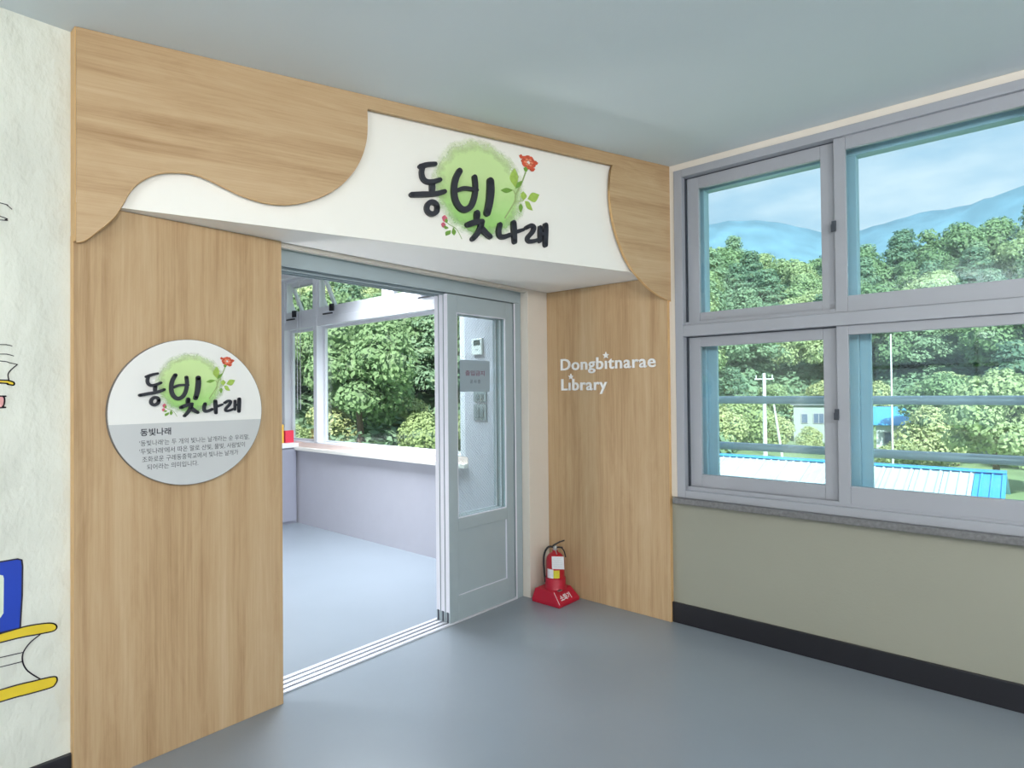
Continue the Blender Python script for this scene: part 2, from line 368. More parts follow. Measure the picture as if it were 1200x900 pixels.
# window wall, corridor side
w = MB(); zt = 2.95
w.box(XR, XO, -4.0, 2.70, -0.2, 0.735).box(XR, XO, 1.605, 2.70, 0.735, zt).box(XR, XO, -4.0, 1.605, 2.66, zt)
w.box(XR, XO, -0.45, -0.11, 0.735, 2.66).box(XR, XO, -4.0, -3.2, 0.735, 2.66)
wr = struct(w.build('wall_right', m_olive))
struct(MB().box(XR-0.004, XR, -4.0, 1.645, 2.655, 2.699).box(XR-0.004, XR, 1.606, 1.645, 0.738, 2.655).build('trim_2', m_cream))
w = MB(); w.box(XR, XO, 2.70, 8.2, -0.2, 0.80).box(XR, XO, 2.70, 3.39, 0.80, 2.95).box(XR, XO, 7.2, 8.2, 0.80, 2.95).box(XR, XO, 3.39, 7.2, 2.61, 2.95)
struct(w.build('wall_right_library', m_libwall))
# wall with the doorway
DX0, DX1, DZ = 1.20, 3.085, 2.032
w = MB(); w.box(-3.7, DX0, YW, 2.745, 0, 2.95).box(DX1, XR, YW, 2.745, 0, 2.95).box(DX0, DX1, YW, 2.745, DZ, 2.95)
wf = struct(w.build('wall_front', m_plaster))
struct(MB().box(DX1-0.004, XR, YW-0.012, YD+0.004, 0, SOF).box(1.0, DX1, YW-0.012, YW, DZ, SOF).build('trim_3', m_cream, bevel=0.002))
struct(MB().box(DX0, DX1-0.001, YW-0.002, YW+0.02, DZ-0.004, DZ+0.004).build('trim_4', m_cream))
struct(MB().box(-3.7, XO, -4.2, -4.0, -0.2, 0.8).box(-3.7, XO, -4.2, -4.0, 2.6, 2.95).box(-3.7, -2.8, -4.2, -4.0, 0.8, 2.6).box(2.8, XO, -4.2, -4.0, 0.8, 2.6).build('wall_back', m_cream))
wb_ = thing('added_window_5', (0, -4.0, 0.8), kind='structure')  # unseen window, added to light the door wall and canopy from the front
f = MB()
for x in (-2.8, -1.4, 0.0, 1.4, 2.75): f.box(x, x+0.05, -4.12, -4.05, 0.8, 2.6)
for z in (0.8, 1.65, 2.55): f.box(-2.8, 2.8, -4.12, -4.05, z, z+0.05)
f.build('window_frame', m_pvc, wb_)
MB().box(-2.75, 2.75, -4.09, -4.085, 0.85, 2.55).build('pane', m_glass2, wb_)
w = MB(); w.box(-3.7, -3.5, -4.0, 2.56, -0.2, 0.8).box(-3.7, -3.5, -4.0, 2.56, 2.6, 2.95).box(-3.7, -3.5, -4.0, -3.3, 0.8, 2.6).box(-3.7, -3.5, 1.9, 2.56, 0.8, 2.6)
struct(w.build('wall_left', m_cream))
struct(MB().box(-3.0, -2.8, 2.745, 8.2, -0.2, 2.95).build('wall_left_library', m_libwall))
struct(MB().box(-3.0, XO, 8.2, 8.4, -0.2, 2.95).build('wall_back_library', m_libwall))
struct(MB().box(XR-0.016, XR, -4.0, 1.645, 0, 0.118).add([], []).build('baseboard_right', m_black, bevel=0.003))
struct(MB().box(-3.5, 0.572, YW-0.014, YW, 0, 0.125).build('baseboard_front', m_black, bevel=0.003))
struct(MB().box(XR-0.05, XR, -4.0, 1.618, 0.706, 0.738).build('trim_5', m_granite, bevel=0.003))
# back-left windows of the corridor (only mirrored in glass)
wl = thing('window_3', (-3.5, -0.7, 0.8), kind='structure')
f = MB()
for y in (-3.3, -2.0, -0.7, 0.6, 1.85): f.box(-3.62, -3.55, y, y+0.05, 0.8, 2.6)
for z in (0.8, 1.65, 2.55): f.box(-3.62, -3.55, -3.3, 1.9, z, z+0.05)
f.build('window_frame', m_pvc, wl)
MB().box(-3.59, -3.585, -3.25, 1.85, 0.85, 2.55).build('pane', m_glass2, wl)

# ------------------------------------------------------------------ made-up lamp fittings (out of the picture, added to light the room)
for i, (x, y) in enumerate([(-0.4, -1.1), (0.6, -2.4), (-1.9, 0.6)]):
    t = thing('added_pendant_lamp', (x, y, 2.4), ['added pendant lamp above and left behind the camera', 'added pendant lamp nearest the back windows', 'added pendant lamp near the mural wall'][i], 'lamp', 'added corridor pendant lamps')
    MB().lathe((x, y), [(0.10, zc(x)-0.03), (0.10, zc(x)-0.002)], 24).tube([(x, y, zc(x)-0.02), (x, y, 2.42)], 0.006, 8).build('cord', m_pvc, t)
    MB().lathe((x, y), [(0.02, 2.42), (0.07, 2.40), (0.07, 2.385), (0.02, 2.38)], 20).build('lamp_holder', m_pvc, t)
t = thing('added_ceiling_light', (2.75, 4.0, 2.62), 'added square ceiling light panel in the library', 'light')  # fitting made up around the added library light
MB().box(2.25, 3.22, 3.27, 4.73, 2.61, 2.659).build('housing', m_pvc, t)
t = thing('added_standing_lamp', (0.80, 3.50, 0), 'added low standing lamp in the library, hidden behind the wall left of the doorway', 'lamp')  # fitting made up to carry the added soffit light
MB().lathe((0.80, 3.50), [(0.14, 0.0), (0.14, 0.015), (0.03, 0.03), (0.012, 0.05), (0.012, 0.36), (0.05, 0.38), (0.05, 0.40)], 24).build('stand', m_gasket, t)

# ================================================================== CORRIDOR WINDOW (window_1)
def slide_window(name, y1, y0, ym):
    """y1 = left jamb (far), y0 = right jamb (near), ym = meeting stile; inner white sliders, outer blue-grey sliders"""
    W1 = thing(name, (XR, (y0+y1)/2, 0.735), kind='structure')
    f = MB(); xa, xb = XR-0.013, XR+0.085
    f.box(xa, xb, y1-0.050, y1, 0.738, 2.66).box(xa, xb, y0, y0+0.05, 0.738, 2.66)
    for a, b in ((0.738, 0.782), (1.678, 1.742), (2.615, 2.66)): f.box(xa, xb, y0+0.05, y1-0.05, a, b)
    f.build('window_frame', m_pvc, W1, bevel=0.003)
    f = MB()
    for a in (0.782, 1.742): f.box(XR+0.012, XR+0.018, y0+0.05, y1-0.05, a, a+0.022).box(XR+0.042, XR+0.048, y0+0.05, y1-0.05, a, a+0.018)
    f.build('track', m_pvc, W1)
    f = MB()
    for a, b in ((0.783, 1.677), (1.743, 2.614)): f.box(XR+0.03, XR+0.04, y1-0.056, y1-0.0505, a, b)
    for b in (1.677, 2.614): f.box(XR+0.037, XR+0.045, y0+0.05, y1-0.05, b-0.004, b)
    f.build('gasket', m_gasket, W1)
    def sash(x0, x1, ya, yb, za, zb, st, rb, rt, gm, m, latch=None):
        s = MB(); s.box(x0, x1, ya, ya+st, za, zb).box(x0, x1, yb-st, yb, za, zb).box(x0, x1, ya+st, yb-st, za, za+rb).box(x0, x1, ya+st, yb-st, zb-rt, zb)
        o = s.build('sash', m, W1, bevel=0.003)
        xm = (x0+x1)/2
        MB().box(xm-0.003, xm+0.003, ya+st-0.004, yb-st+0.004, za+rb-0.004, zb-rt+0.004).build('pane', gm, o)
        if latch is not None:
            l = MB(); l.box(x0-0.012, x0, yb-0.02+0.012, yb-0.002+0.012, latch-0.02, latch+0.024).box(x0-0.02, x0-0.012, yb-0.01, yb+0.012, latch-0.03, latch+0.006)
            l.build('latch', m_gasket, o, label='dark latch on the meeting stile')
    for za, zb, bt in ((0.800, 1.675, 0.0), (1.750, 2.613, 0.0)):
        sash(XR+0.040, XR+0.068, ym, y1-0.060, za, zb, 0.070, 0.088-0.012 if za < 1 else 0.066, 0.058 if za < 1 else 0.070, m_glass, m_pvc)
        sash(XR+0.010, XR+0.036, y0+0.03, ym+0.002, za-0.005, zb+0.004, 0.054, 0.090 if za < 1 else 0.080, 0.048 if za < 1 else 0.064, m_glass, m_pvc, latch=(1.24 if za < 1 else 2.18))
    # outer set
    o2 = MB(); xa, xb = XR+0.12, XR+0.19
    o2.box(xa, xb, y1-0.13, y1, 0.738, 2.66).box(xa, xb, y0, y0+0.13, 0.738, 2.66).box(xa, xb, y0+0.13, y1-0.13, 2.548, 2.66).box(xa, xb, y0+0.13, y1-0.13, 1.66, 1.80).box(xa, xb, y0+0.13, y1-0.13, 0.738, 0.86)
    o2.box(xa, xb, ym-0.075, ym+0.02, 1.80, 2.548).box(xa, xb, ym-0.075, ym+0.02, 0.86, 1.66)
    of = o2.build('outer_frame', m_blueal, W1, bevel=0.003)
    o3 = MB(); xa += 0.025; xb -= 0.02
    o3.box(xa, xb, y1-0.185, y1-0.13, 0.86, 1.66).box(xa, xb, ym-0.125, ym-0.075, 0.86, 1.66)
    o3.build('outer_sash', m_blueal, W1, bevel=0.003)
    MB().box(XR+0.155, XR+0.159, y0+0.12, ym-0.07, 0.85, 1.67).build('outer_pane', m_glass2, W1)
    MB().box(XR+0.155, XR+0.159, ym+0.015, y1-0.12, 0.85, 1.67).build('outer_pane', m_glass2, W1)
    MB().box(XR+0.155, XR+0.159, y0+0.12, ym-0.07, 1.79, 2.56).build('outer_pane', m_glass2, W1)
    MB().box(XR+0.155, XR+0.159, ym+0.015, y1-0.12, 1.79, 2.56).build('outer_pane', m_glass2, W1)
    return W1
slide_window('window_1', 1.605, -0.11, 0.752)
slide_window('window_2', -0.45, -3.2, -1.82)
# safety rail outside
rt = thing('safety_rail', (3.66, 0.7, 1.02), 'pair of horizontal blue-grey steel pipes outside the lower panes of the corridor window', 'railing')
for z in (1.303, 1.022):
    MB().tube([(3.66, -0.40, z), (3.66, 1.75, z)], 0.0235, 14).build('pipe', m_rail, rt)
for y in (-0.36, 1.71): MB().tube([(3.66, y, 0.96), (3.66, y, 1.36)], 0.018, 10).box(XO, 3.66, y-0.012, y+0.012, 0.98, 1.0).box(XO, 3.66, y-0.012, y+0.012, 1.33, 1.35).build('post', m_rail, rt)

# ================================================================== LIBRARY WINDOW
L1 = thing('window_4', (XR, 5.3, 0.80), kind='structure')
yl0, yl1 = 3.39, 7.2
f = MB()
f.box(XR+0.003, XR+0.103, yl0, yl0+0.06, 0.86, 2.61).box(XR+0.003, XR+0.103, yl1-0.06, yl1, 0.86, 2.61)
f.box(XR+0.003, XR+0.103, yl0+0.06, yl1-0.06, 2.057, 2.140).box(XR+0.003, XR+0.103, yl0+0.06, yl1-0.06, 2.57, 2.61).box(XR+0.003, XR+0.103, yl0+0.06, yl1-0.06, 0.855, 0.868)
for a, b, lo in ((5.546, 5.611, 1), (6.20, 6.265, 1), (4.352, 4.437, 0)):
    f.box(XR-0.002, XR+0.103, a, b, 0.868 if lo else 2.13, 2.60)
f.build('window_frame', m_pvcw, L1, bevel=0.004)
for a, b in ((3.45, 5.546), (5.611, 6.20), (6.265, 7.14)):
    s = MB(); x0, x1 = XR+0.07, XR+0.10
    s.box(x0, x1, a, a+0.045, 0.868, 2.057).box(x0, x1, b-0.045, b, 0.868, 2.057).box(x0, x1, a+0.045, b-0.045, 0.868, 0.885).box(x0, x1, a+0.045, b-0.045, 2.03, 2.057)
    o = s.build('sash', m_pvcw, L1, bevel=0.003)
    MB().box(XR+0.083, XR+0.088, a+0.04, b-0.04, 0.88, 2.035).build('pane', m_glass2, o)
for a, b in ((3.45, 4.352), (4.437, 5.546), (5.611, 6.20), (6.265, 7.14)):
    MB().box(XR+0.01, XR+0.04, a, b, 2.14, 2.245).box(XR+0.01, XR+0.04, a, a+0.03, 2.245, 2.57).box(XR+0.01, XR+0.04, b-0.03, b, 2.245, 2.57).build('vent_frame', m_pvcw, L1, bevel=0.003)
    def tilt(x, z): return (XR+0.05+(2.57-z)*0.42+x, z)   # top-hung sash pushed out at the bottom
    s = MB()
    def slab(ya, yb, za, zb, t=0.03):
        vs = []
        for z in (za, zb):
            x0, _ = tilt(0, z)
            vs += [(x0, ya, z), (x0+t, ya, z), (x0+t, yb, z), (x0, yb, z)]
        return vs, [(0, 1, 2, 3), (4, 7, 6, 5), (0, 4, 5, 1), (1, 5, 6, 2), (2, 6, 7, 3), (3, 7, 4, 0)]
    for q in ((a+0.03, a+0.07, 2.20, 2.57), (b-0.07, b-0.03, 2.20, 2.57), (a+0.07, b-0.07, 2.20, 2.25), (a+0.07, b-0.07, 2.52, 2.57)): s.add(*slab(*q))
    o = s.build('vent_sash', m_pvcw, L1)
    MB().add(*slab(a+0.06, b-0.06, 2.24, 2.53, 0.004)).build('pane', m_glass2, o)
    c = b-(0.26 if a < 5.6 else 0.20)
    if a == 3.45: c = 3.83
    hd = MB().box(XR-0.03, XR+0.01, c-0.05, c+0.09, 2.185, 2.225).build('vent_opener', m_pvcw, L1, label='white opener with black handle')
    MB().box(XR-0.05, XR-0.03, c-0.11, c-0.05, 2.178, 2.245).box(XR-0.055, XR-0.04, c-0.10, c+0.06, 2.150, 2.162).build('handle', m_blk, hd)
for y in (5.86, 5.80):
    MB().tube([(XR-0.04, y, 2.55), (XR-0.04, y, 1.2)], 0.0025, 6).build('blind_cord', m_pvcw, L1)
sl = MB().box(XR-0.005, XR+0.10, yl0-0.03, yl1, 0.80, 0.856).build('window_sill', m_sillw, L1, bevel=0.004)
MB().box(XR-0.045, XR+0.01, yl0-0.03, yl1, 0.772, 0.806).build('sill_nose', m_white, L1, bevel=0.004)

# ================================================================== SLIDING DOOR (door_1)
D1 = thing('door_1', (2.1, YD, 0), kind='structure')
fr = MB(); yb = 2.745
fr.box(DX0, DX1-0.02, YD, YD+0.008, 1.955, DZ).box(DX0, 3.067, YD+0.008, yb, 1.985, DZ)
for y in (YD+0.046, YD+0.090, yb-0.008): fr.box(DX0, 3.03, y, y+0.007, 1.955 if y == YD else 1.945, 1.99)
fr.box(3.018, DX1-0.012, YD, yb, 0, 1.955).box(DX0, DX0+0.05, YD, yb, 0, 1.955)
fr.box(DX1-0.03, DX1, YD+0.005, yb, 0, DZ)
fr.build('door_frame', m_door, D1, bevel=0.002)
MB().box(DX0, 3.02, YD+0.008, yb-0.008, 1.975, 1.986).build('head_track', m_groove, D1)
for y in (YD-0.004, YD+0.037, YD+0.078, YD+0.119):
    MB().box(DX0, 3.018, y, y+0.024, 0, 0.010).build('floor_track', m_track, D1, bevel=0.002)
MB().box(DX0, 3.018, YD+0.018, YD+0.125, 0, 0.0025).build('track_bed', m_groove, D1)
MB().box(3.005, 3.0175, YD-0.003, YD+0.0, 0.0, 1.95).build('jamb_bead', m_dooredge, D1)
LX0, LX1 = 2.419, 3.004
for k in range(3):
    y0 = YD+0.006+k*0.041; y1 = y0+0.034
    z0, z1 = 0.010, 1.950
    s = MB()
    s.box(LX0, LX0+0.074, y0, y1, z0, z1).box(LX1-0.072, LX1, y0, y1, z0, z1)
    xa, xb = LX0+0.074, LX1-0.072
    s.box(xa, xb, y0, y1, 1.846, z1).box(xa, xb, y0, y1, 0.538, 0.611).box(xa, xb, y0, y1, z0, 0.152)
    lf = s.build('door_leaf', m_door, D1, bevel=0.002)
    MB().box(xa-0.004, xb+0.004, (y0+y1)/2-0.003, (y0+y1)/2+0.003, 0.606, 1.850).build('pane', m_wire if k == 0 else m_glass2, lf)
    b = MB()
    for (p, q) in ((y0+0.003, y0+0.011),):
        b.box(xa, xa+0.006, p, q, 0.611, 1.846).box(xb-0.006, xb, p, q, 0.611, 1.846).box(xa, xb, p, q, 0.611, 0.618).box(xa, xb, p, q, 1.840, 1.846)
    b.build('glazing_bead', m_dooredge, lf)
    MB().box(xa-0.003, xb+0.003, y0+0.011, y1-0.011, 0.150, 0.542).build('lower_panel', m_door, lf)
    MB().box(xb-0.006, xb-0.0005, y0+0.004, y0+0.011, 0.152, 0.538).box(xa, xb-0.006, y0+0.006, y0+0.011, 0.152, 0.156).build('panel_bead', m_dooredge, lf)
    MB().box(LX0-0.0015, LX0, y0+0.001, y1-0.001, z0+0.06, z1).build('lit_edge_strip', m_dooredge, lf)  # pale strip paints in the light on the leaf's end face
    MB().box(LX0-0.003, LX0, y0+0.011, y1-0.011, z0+0.004, z0+0.062).build('roller_guide', m_gasket, lf)

# ================================================================== TEXT HELPERS
DG = None
def text_mesh(s, depth=0.0, offset=0.0, space=1.0):
    cu = bpy.data.curves.new('t', 'FONT'); cu.body = s; cu.size = 1; cu.extrude = depth; cu.offset = offset; cu.resolution_u = 3; cu.space_character = space
    o = bpy.data.objects.new('t', cu); COL.objects.link(o)
    bpy.context.view_layer.update(); dg = bpy.context.evaluated_depsgraph_get()
    me = bpy.data.meshes.new_from_object(o.evaluated_get(dg))
    COL.objects.unlink(o); bpy.data.objects.remove(o); bpy.data.curves.remove(cu)
    V = [tuple(v.co) for v in me.vertices]; Fc = [tuple(p.vertices) for p in me.polygons]
    bpy.data.meshes.remove(me); return V, Fc
def place_text(s, F, u0, u1, v0, v1, d0, d1, name, mat, parent, offset=0.0, split=False, space=1.0):
    V, Fc = text_mesh(s, 0.5 if d1 > d0 else 0.0, offset, space)
    if not V: return []
    xs = [v[0] for v in V]; ys = [v[1] for v in V]
    a, b, c, d = min(xs), max(xs), min(ys), max(ys)
    def mp_(v):
        t = v[2]+0.5
        return F(u0+(v[0]-a)/(b-a)*(u1-u0), v0+(v[1]-c)/(d-c)*(v1-v0), d0+(d1-d0)*t if d1 > d0 else d0)
    if not split:
        m = MB(); m.add([mp_(v) for v in V], Fc); return [m.build(name, mat, parent)]
    par = list(range(len(V)))
    key = {}
    for i, v in enumerate(V):
        k = (round(v[0], 4), round(v[1], 4), round(v[2], 3)); 
        if k in key: par[i] = key[k]
        else: key[k] = i
    def fd(i):
        while par[i] != i: par[i] = par[par[i]]; i = par[i]
        return i
    for f_ in Fc:
        r0 = fd(f_[0])
        for i in f_[1:]: par[fd(i)] = r0
    groups = {}
    for f_ in Fc: groups.setdefault(fd(f_[0]), []).append(f_)
    out = []
    for g in groups.values():
        ids = sorted({i for f_ in g for i in f_}); mm = {i: j for j, i in enumerate(ids)}
        m = MB(); m.add([mp_(V[i]) for i in ids], [tuple(mm[i] for i in f_) for f_ in g]); out.append(m.build(name, mat, parent))
    return out

def stroke_poly(pts, w, k=6, taper=0.12):
    """brush stroke outline with round ends"""
    P = catmull(pts, k) if len(pts) > 2 else [tuple(pts[0][a]+(pts[1][a]-pts[0][a])*i/k for a in (0, 1)) for i in range(k+1)]
    n = len(P); Lf = []; Rt = []
    for i, p in enumerate(P):
        q0 = P[max(i-1, 0)]; q1 = P[min(i+1, n-1)]; dx, dy = q1[0]-q0[0], q1[1]-q0[1]; L = math.hypot(dx, dy) or 1
        t = i/(n-1); ww = w/2*(1.04-taper*abs(2*t-0.7))
        Lf.append((p[0]-dy/L*ww, p[1]+dx/L*ww)); Rt.append((p[0]+dy/L*ww, p[1]-dx/L*ww))
    def cap(c, a, b):
        an = math.atan2(a[1]-c[1], a[0]-c[0]); r = math.hypot(a[0]-c[0], a[1]-c[1])
        return [(c[0]+r*math.cos(an-math.pi*j/5), c[1]+r*math.sin(an-math.pi*j/5)) for j in range(1, 5)]
    return Lf+cap(P[-1], Lf[-1], Rt[-1])+Rt[::-1]+cap(P[0], Rt[0], Lf[0])
def stroke_quads(m, pts, w, F, d0, d1, taper=0.12):
    """stroke built as a strip so that curling strokes never self-overlap into a broken polygon"""
    P = catmull(pts, 6) if len(pts) > 2 else [tuple(pts[0][a]+(pts[1][a]-pts[0][a])*i/4 for a in (0, 1)) for i in range(5)]
    n = len(P); Lf = []; Rt = []
    for i, p in enumerate(P):
        q0 = P[max(i-1, 0)]; q1 = P[min(i+1, n-1)]; dx, dy = q1[0]-q0[0], q1[1]-q0[1]; L = math.hypot(dx, dy) or 1
        t = i/(n-1); ww = w/2*(1.04-taper*abs(2*t-0.7))
        Lf.append((p[0]-dy/L*ww, p[1]+dx/L*ww)); Rt.append((p[0]+dy/L*ww, p[1]-dx/L*ww))
    vs = []
    for d in (d0, d1): vs += [F(*q, d) for q in Lf]+[F(*q, d) for q in Rt]
    fs = []
    for i in range(n-1):
        fs += [(2*n+i, 2*n+i+1, 3*n+i+1, 3*n+i), (i, n+i, n+i+1, i+1), (i, i+1, 2*n+i+1, 2*n+i), (n+i, 3*n+i, 3*n+i+1, n+i+1)]
    m.add(vs, fs)
    for c, r in ((P[0], math.dist(P[0], Lf[0])), (P[-1], math.dist(P[-1], Lf[-1]))):
        m.prism([(c[0]+r*math.cos(2*math.pi*j/14), c[1]+r*math.sin(2*math.pi*j/14)) for j in range(14)], F, d0, d1)

STROKES = {'d1': ([(1.288, 2.41), (1.327, 2.426), (1.365, 2.436)], 0.0197), 'd2': ([(1.303, 2.416), (1.296, 2.383), (1.303, 2.356), (1.324, 2.345), (1.356, 2.352), (1.388, 2.366)], 0.0211), 'd3': ([(1.349, 2.342), (1.347, 2.297)], 0.0252), 'd4': ([(1.245, 2.272), (1.297, 2.282), (1.362, 2.295), (1.411, 2.314)], 0.0222), 'd5': ([(1.373, 2.23), (1.37, 2.215), (1.36, 2.204), (1.346, 2.198), (1.333, 2.2), (1.323, 2.209), (1.32, 2.222), (1.324, 2.237), (1.333, 2.248), (1.347, 2.254), (1.36, 2.252), (1.37, 2.244), (1.373, 2.23)], 0.0211), 'b1': ([(1.491, 2.426), (1.471, 2.387), (1.461, 2.337), (1.466, 2.287), (1.487, 2.253), (1.515, 2.243), (1.547, 2.262), (1.567, 2.303), (1.576, 2.357), (1.572, 2.41)], 0.0276), 'b2': ([(1.473, 2.328), (1.518, 2.347), (1.584, 2.349)], 0.0177), 'b3': ([(1.66, 2.406), (1.66, 2.356), (1.653, 2.299), (1.639, 2.245)], 0.0362), 'c1': ([(1.584, 2.237), (1.581, 2.208)], 0.0287), 'c2': ([(1.531, 2.173), (1.571, 2.19), (1.612, 2.2)], 0.0252), 'c3': ([(1.609, 2.195), (1.602, 2.169), (1.582, 2.135), (1.557, 2.107)], 0.0246), 'c4': ([(1.601, 2.172), (1.63, 2.146), (1.654, 2.131)], 0.0271), 'n1': ([(1.712, 2.198), (1.704, 2.168), (1.71, 2.141), (1.735, 2.14), (1.766, 2.153)], 0.0236), 'n2': ([(1.792, 2.218), (1.794, 2.169), (1.796, 2.123)], 0.0271), 'n3': ([(1.798, 2.171), (1.847, 2.19)], 0.0176), 'r1': ([(1.867, 2.203), (1.895, 2.218), (1.914, 2.212), (1.905, 2.187), (1.875, 2.153), (1.881, 2.136), (1.914, 2.141), (1.947, 2.154)], 0.0211), 'r2': ([(1.952, 2.217), (1.95, 2.144)], 0.0206), 'r3': ([(1.987, 2.232), (1.984, 2.129)], 0.0286), 'r4': ([(1.951, 2.18), (1.983, 2.189)], 0.0166)}
ROSE = {'stem': [(1.874, 2.493), (1.848, 2.431), (1.813, 2.367), (1.806, 2.33), (1.748, 2.24)], 'l1': [(1.811, 2.403), (1.777, 2.448), (1.808, 2.503), (1.828, 2.457)], 'l2': [(1.799, 2.388), (1.758, 2.393), (1.723, 2.375), (1.758, 2.367)], 'l3': [(1.811, 2.397), (1.822, 2.43), (1.856, 2.447), (1.839, 2.415)], 'l4': [(1.858, 2.344), (1.841, 2.368), (1.858, 2.393), (1.88, 2.371)], 'l5': [(1.884, 2.357), (1.912, 2.394), (1.958, 2.391), (1.929, 2.347)], 'l6': [(1.866, 2.343), (1.894, 2.342), (1.916, 2.301), (1.881, 2.308)], 'l7': [(1.844, 2.328), (1.829, 2.304), (1.842, 2.279), (1.855, 2.308)], 'twig': [(1.806, 2.33), (1.858, 2.344)], 'twig2': [(1.8, 2.387), (1.813, 2.363)], 'bstem': [(1.419, 2.178), (1.441, 2.164), (1.478, 2.147), (1.505, 2.104)], 'bl1': [(1.448, 2.139), (1.42, 2.127), (1.42, 2.108), (1.444, 2.12)], 'bl2': [(1.46, 2.153), (1.452, 2.128), (1.465, 2.115), (1.475, 2.135)], 'bl3': [(1.411, 2.147), (1.42, 2.14), (1.437, 2.147), (1.425, 2.154)]}

def logo(F, T, parent, d, depth, sc):
    """hand-lettered title with green wash, rose and rosebud. F: (u,v,d)->world, T: sign coords -> (u,v)"""
    rnd = random.Random(3)
    cu, cv = 1.612, 2.362; pts = []
    for k in range(72):
        a = 2*math.pi*k/72; r = 1.13*(1+0.02*rnd.random()); pts.append(T((cu+0.232*r*math.cos(a), cv+0.218*r*math.sin(a))))
    MB().add([F(*p, d+0.0008) for p in pts], [tuple(range(72))]).build('watercolour_wash', m_wash, parent, label='pale green watercolour patch printed behind the lettering')
    d2 = d+0.0014
    def leafpoly(q):
        a, b, c, e = [Vector(x) for x in q]
        P = catmull([a, b*0.75+(a+c)*0.125, c], 4)[:-1]+catmull([c, e*0.75+(a+c)*0.125, a], 4)[:-1]
        P = catmull([tuple(a), tuple(b), tuple(c)], 5)[:-1]+catmull([tuple(c), tuple(e), tuple(a)], 5)[:-1]
        return [T(p) for p in P]
    def flat(m, poly, dd): m.add([F(*p, dd) for p in poly], [tuple(range(len(poly)))])
    def disc(m, c, rx, ry, dd, wob=0, n=14, ph=0):
        flat(m, [T((c[0]+rx*(1+wob*math.sin(5*t+ph))*math.cos(t), c[1]+ry*(1+wob*math.cos(4*t+ph))*math.sin(t))) for t in [2*math.pi*j/n for j in range(n)]], dd)
    st = MB()
    def flatstroke(m, pts, w, dd):
        P = stroke_poly([T(p) for p in pts], w*sc); flat(m, P, dd)
    flatstroke(st, ROSE['stem'], 0.008, d2); flatstroke(st, ROSE['twig'], 0.005, d2); flatstroke(st, ROSE['twig2'], 0.005, d2)
    rs = st.build('rose_print', m_rstem, parent, label='printed rose with a coral red bloom on a long stem')
    for k in ('l1', 'l2', 'l3', 'l4', 'l5', 'l6', 'l7'):
        m = MB(); flat(m, leafpoly(ROSE[k]), d2+0.0004)
        if parent.parent is None: m.build('leaf', m_rleaf if k in ('l1', 'l5', 'l6', 'l4') else m_rleafd, rs)
        else: m.build('rose_leaf', m_rleaf if k in ('l1', 'l5', 'l6', 'l4') else m_rleafd, parent)
    bl = rs if parent.parent is None else parent
    m = MB(); c = (1.892, 2.547)
    for j in range(9):
        a = 2*math.pi*j/9+0.3; disc(m, (c[0]+0.027*math.cos(a), c[1]+0.022*math.sin(a)), 0.018, 0.015, d2+0.0006+j*0.00004, 0.12, 12, j)
    disc(m, (c[0]-0.045, c[1]+0.022), 0.012, 0.010, d2+0.0006, 0.2); disc(m, (c[0]+0.045, c[1]+0.006), 0.014, 0.010, d2+0.0006, 0.2); disc(m, (c[0]+0.02, c[1]-0.03), 0.020, 0.012, d2+0.0006, 0.2)
    m.build('bloom', m_rose, bl)
    m = MB()
    for j in range(6):
        a = 2*math.pi*j/6; disc(m, (c[0]+0.019*math.cos(a), c[1]+0.015*math.sin(a)), 0.010, 0.006, d2+0.0012+j*0.00004, 0.15, 10, j)
    m.build('petal', m_rose2, bl)
    m = MB(); disc(m, (1.874, 2.508), 0.013, 0.012, d2+0.0016, 0.2); m.build('sepal', m_rleafd, bl)
    st = MB(); flatstroke(st, ROSE['bstem'], 0.004, d2); flatstroke(st, [(1.478, 2.147), (1.46, 2.153)], 0.003, d2)
    rb = st.build('rosebud_print', m_rstem, parent, label='small printed twig with two pink rosebuds')
    tgt = rb if parent.parent is None else parent
    for k in ('bl1', 'bl2', 'bl3'):
        m = MB(); flat(m, leafpoly(ROSE[k]), d2+0.0004); m.build('leaf' if tgt is rb else 'rosebud_leaf', m_rleafd, tgt)
    m = MB(); disc(m, (1.416, 2.189), 0.014, 0.016, d2+0.0006, 0.1); disc(m, (1.409, 2.158), 0.012, 0.012, d2+0.0006, 0.1); m.build('bud', m_bud, tgt)
    m = MB(); disc(m, (1.424, 2.180), 0.008, 0.010, d2+0.0010, 0.1); disc(m, (1.418, 2.150), 0.008, 0.006, d2+0.0010, 0.1); m.build('bud_sepal', m_rleafd, tgt)
    for pre in ('d', 'b', 'n', 'r'):
        m = MB(); i = 0
        for k, (pts, w) in STROKES.items():
            if k[0] == pre or (pre == 'b' and k[0] == 'c'):
                stroke_quads(m, [T(p) for p in pts], w*sc*(1.06 if k[0] != 'r' else 1.0), F, d+0.002, d+depth+i*0.0001, 0.0 if k == 'd5' else 0.14); i += 1
        m.build('letter', m_ink, parent)

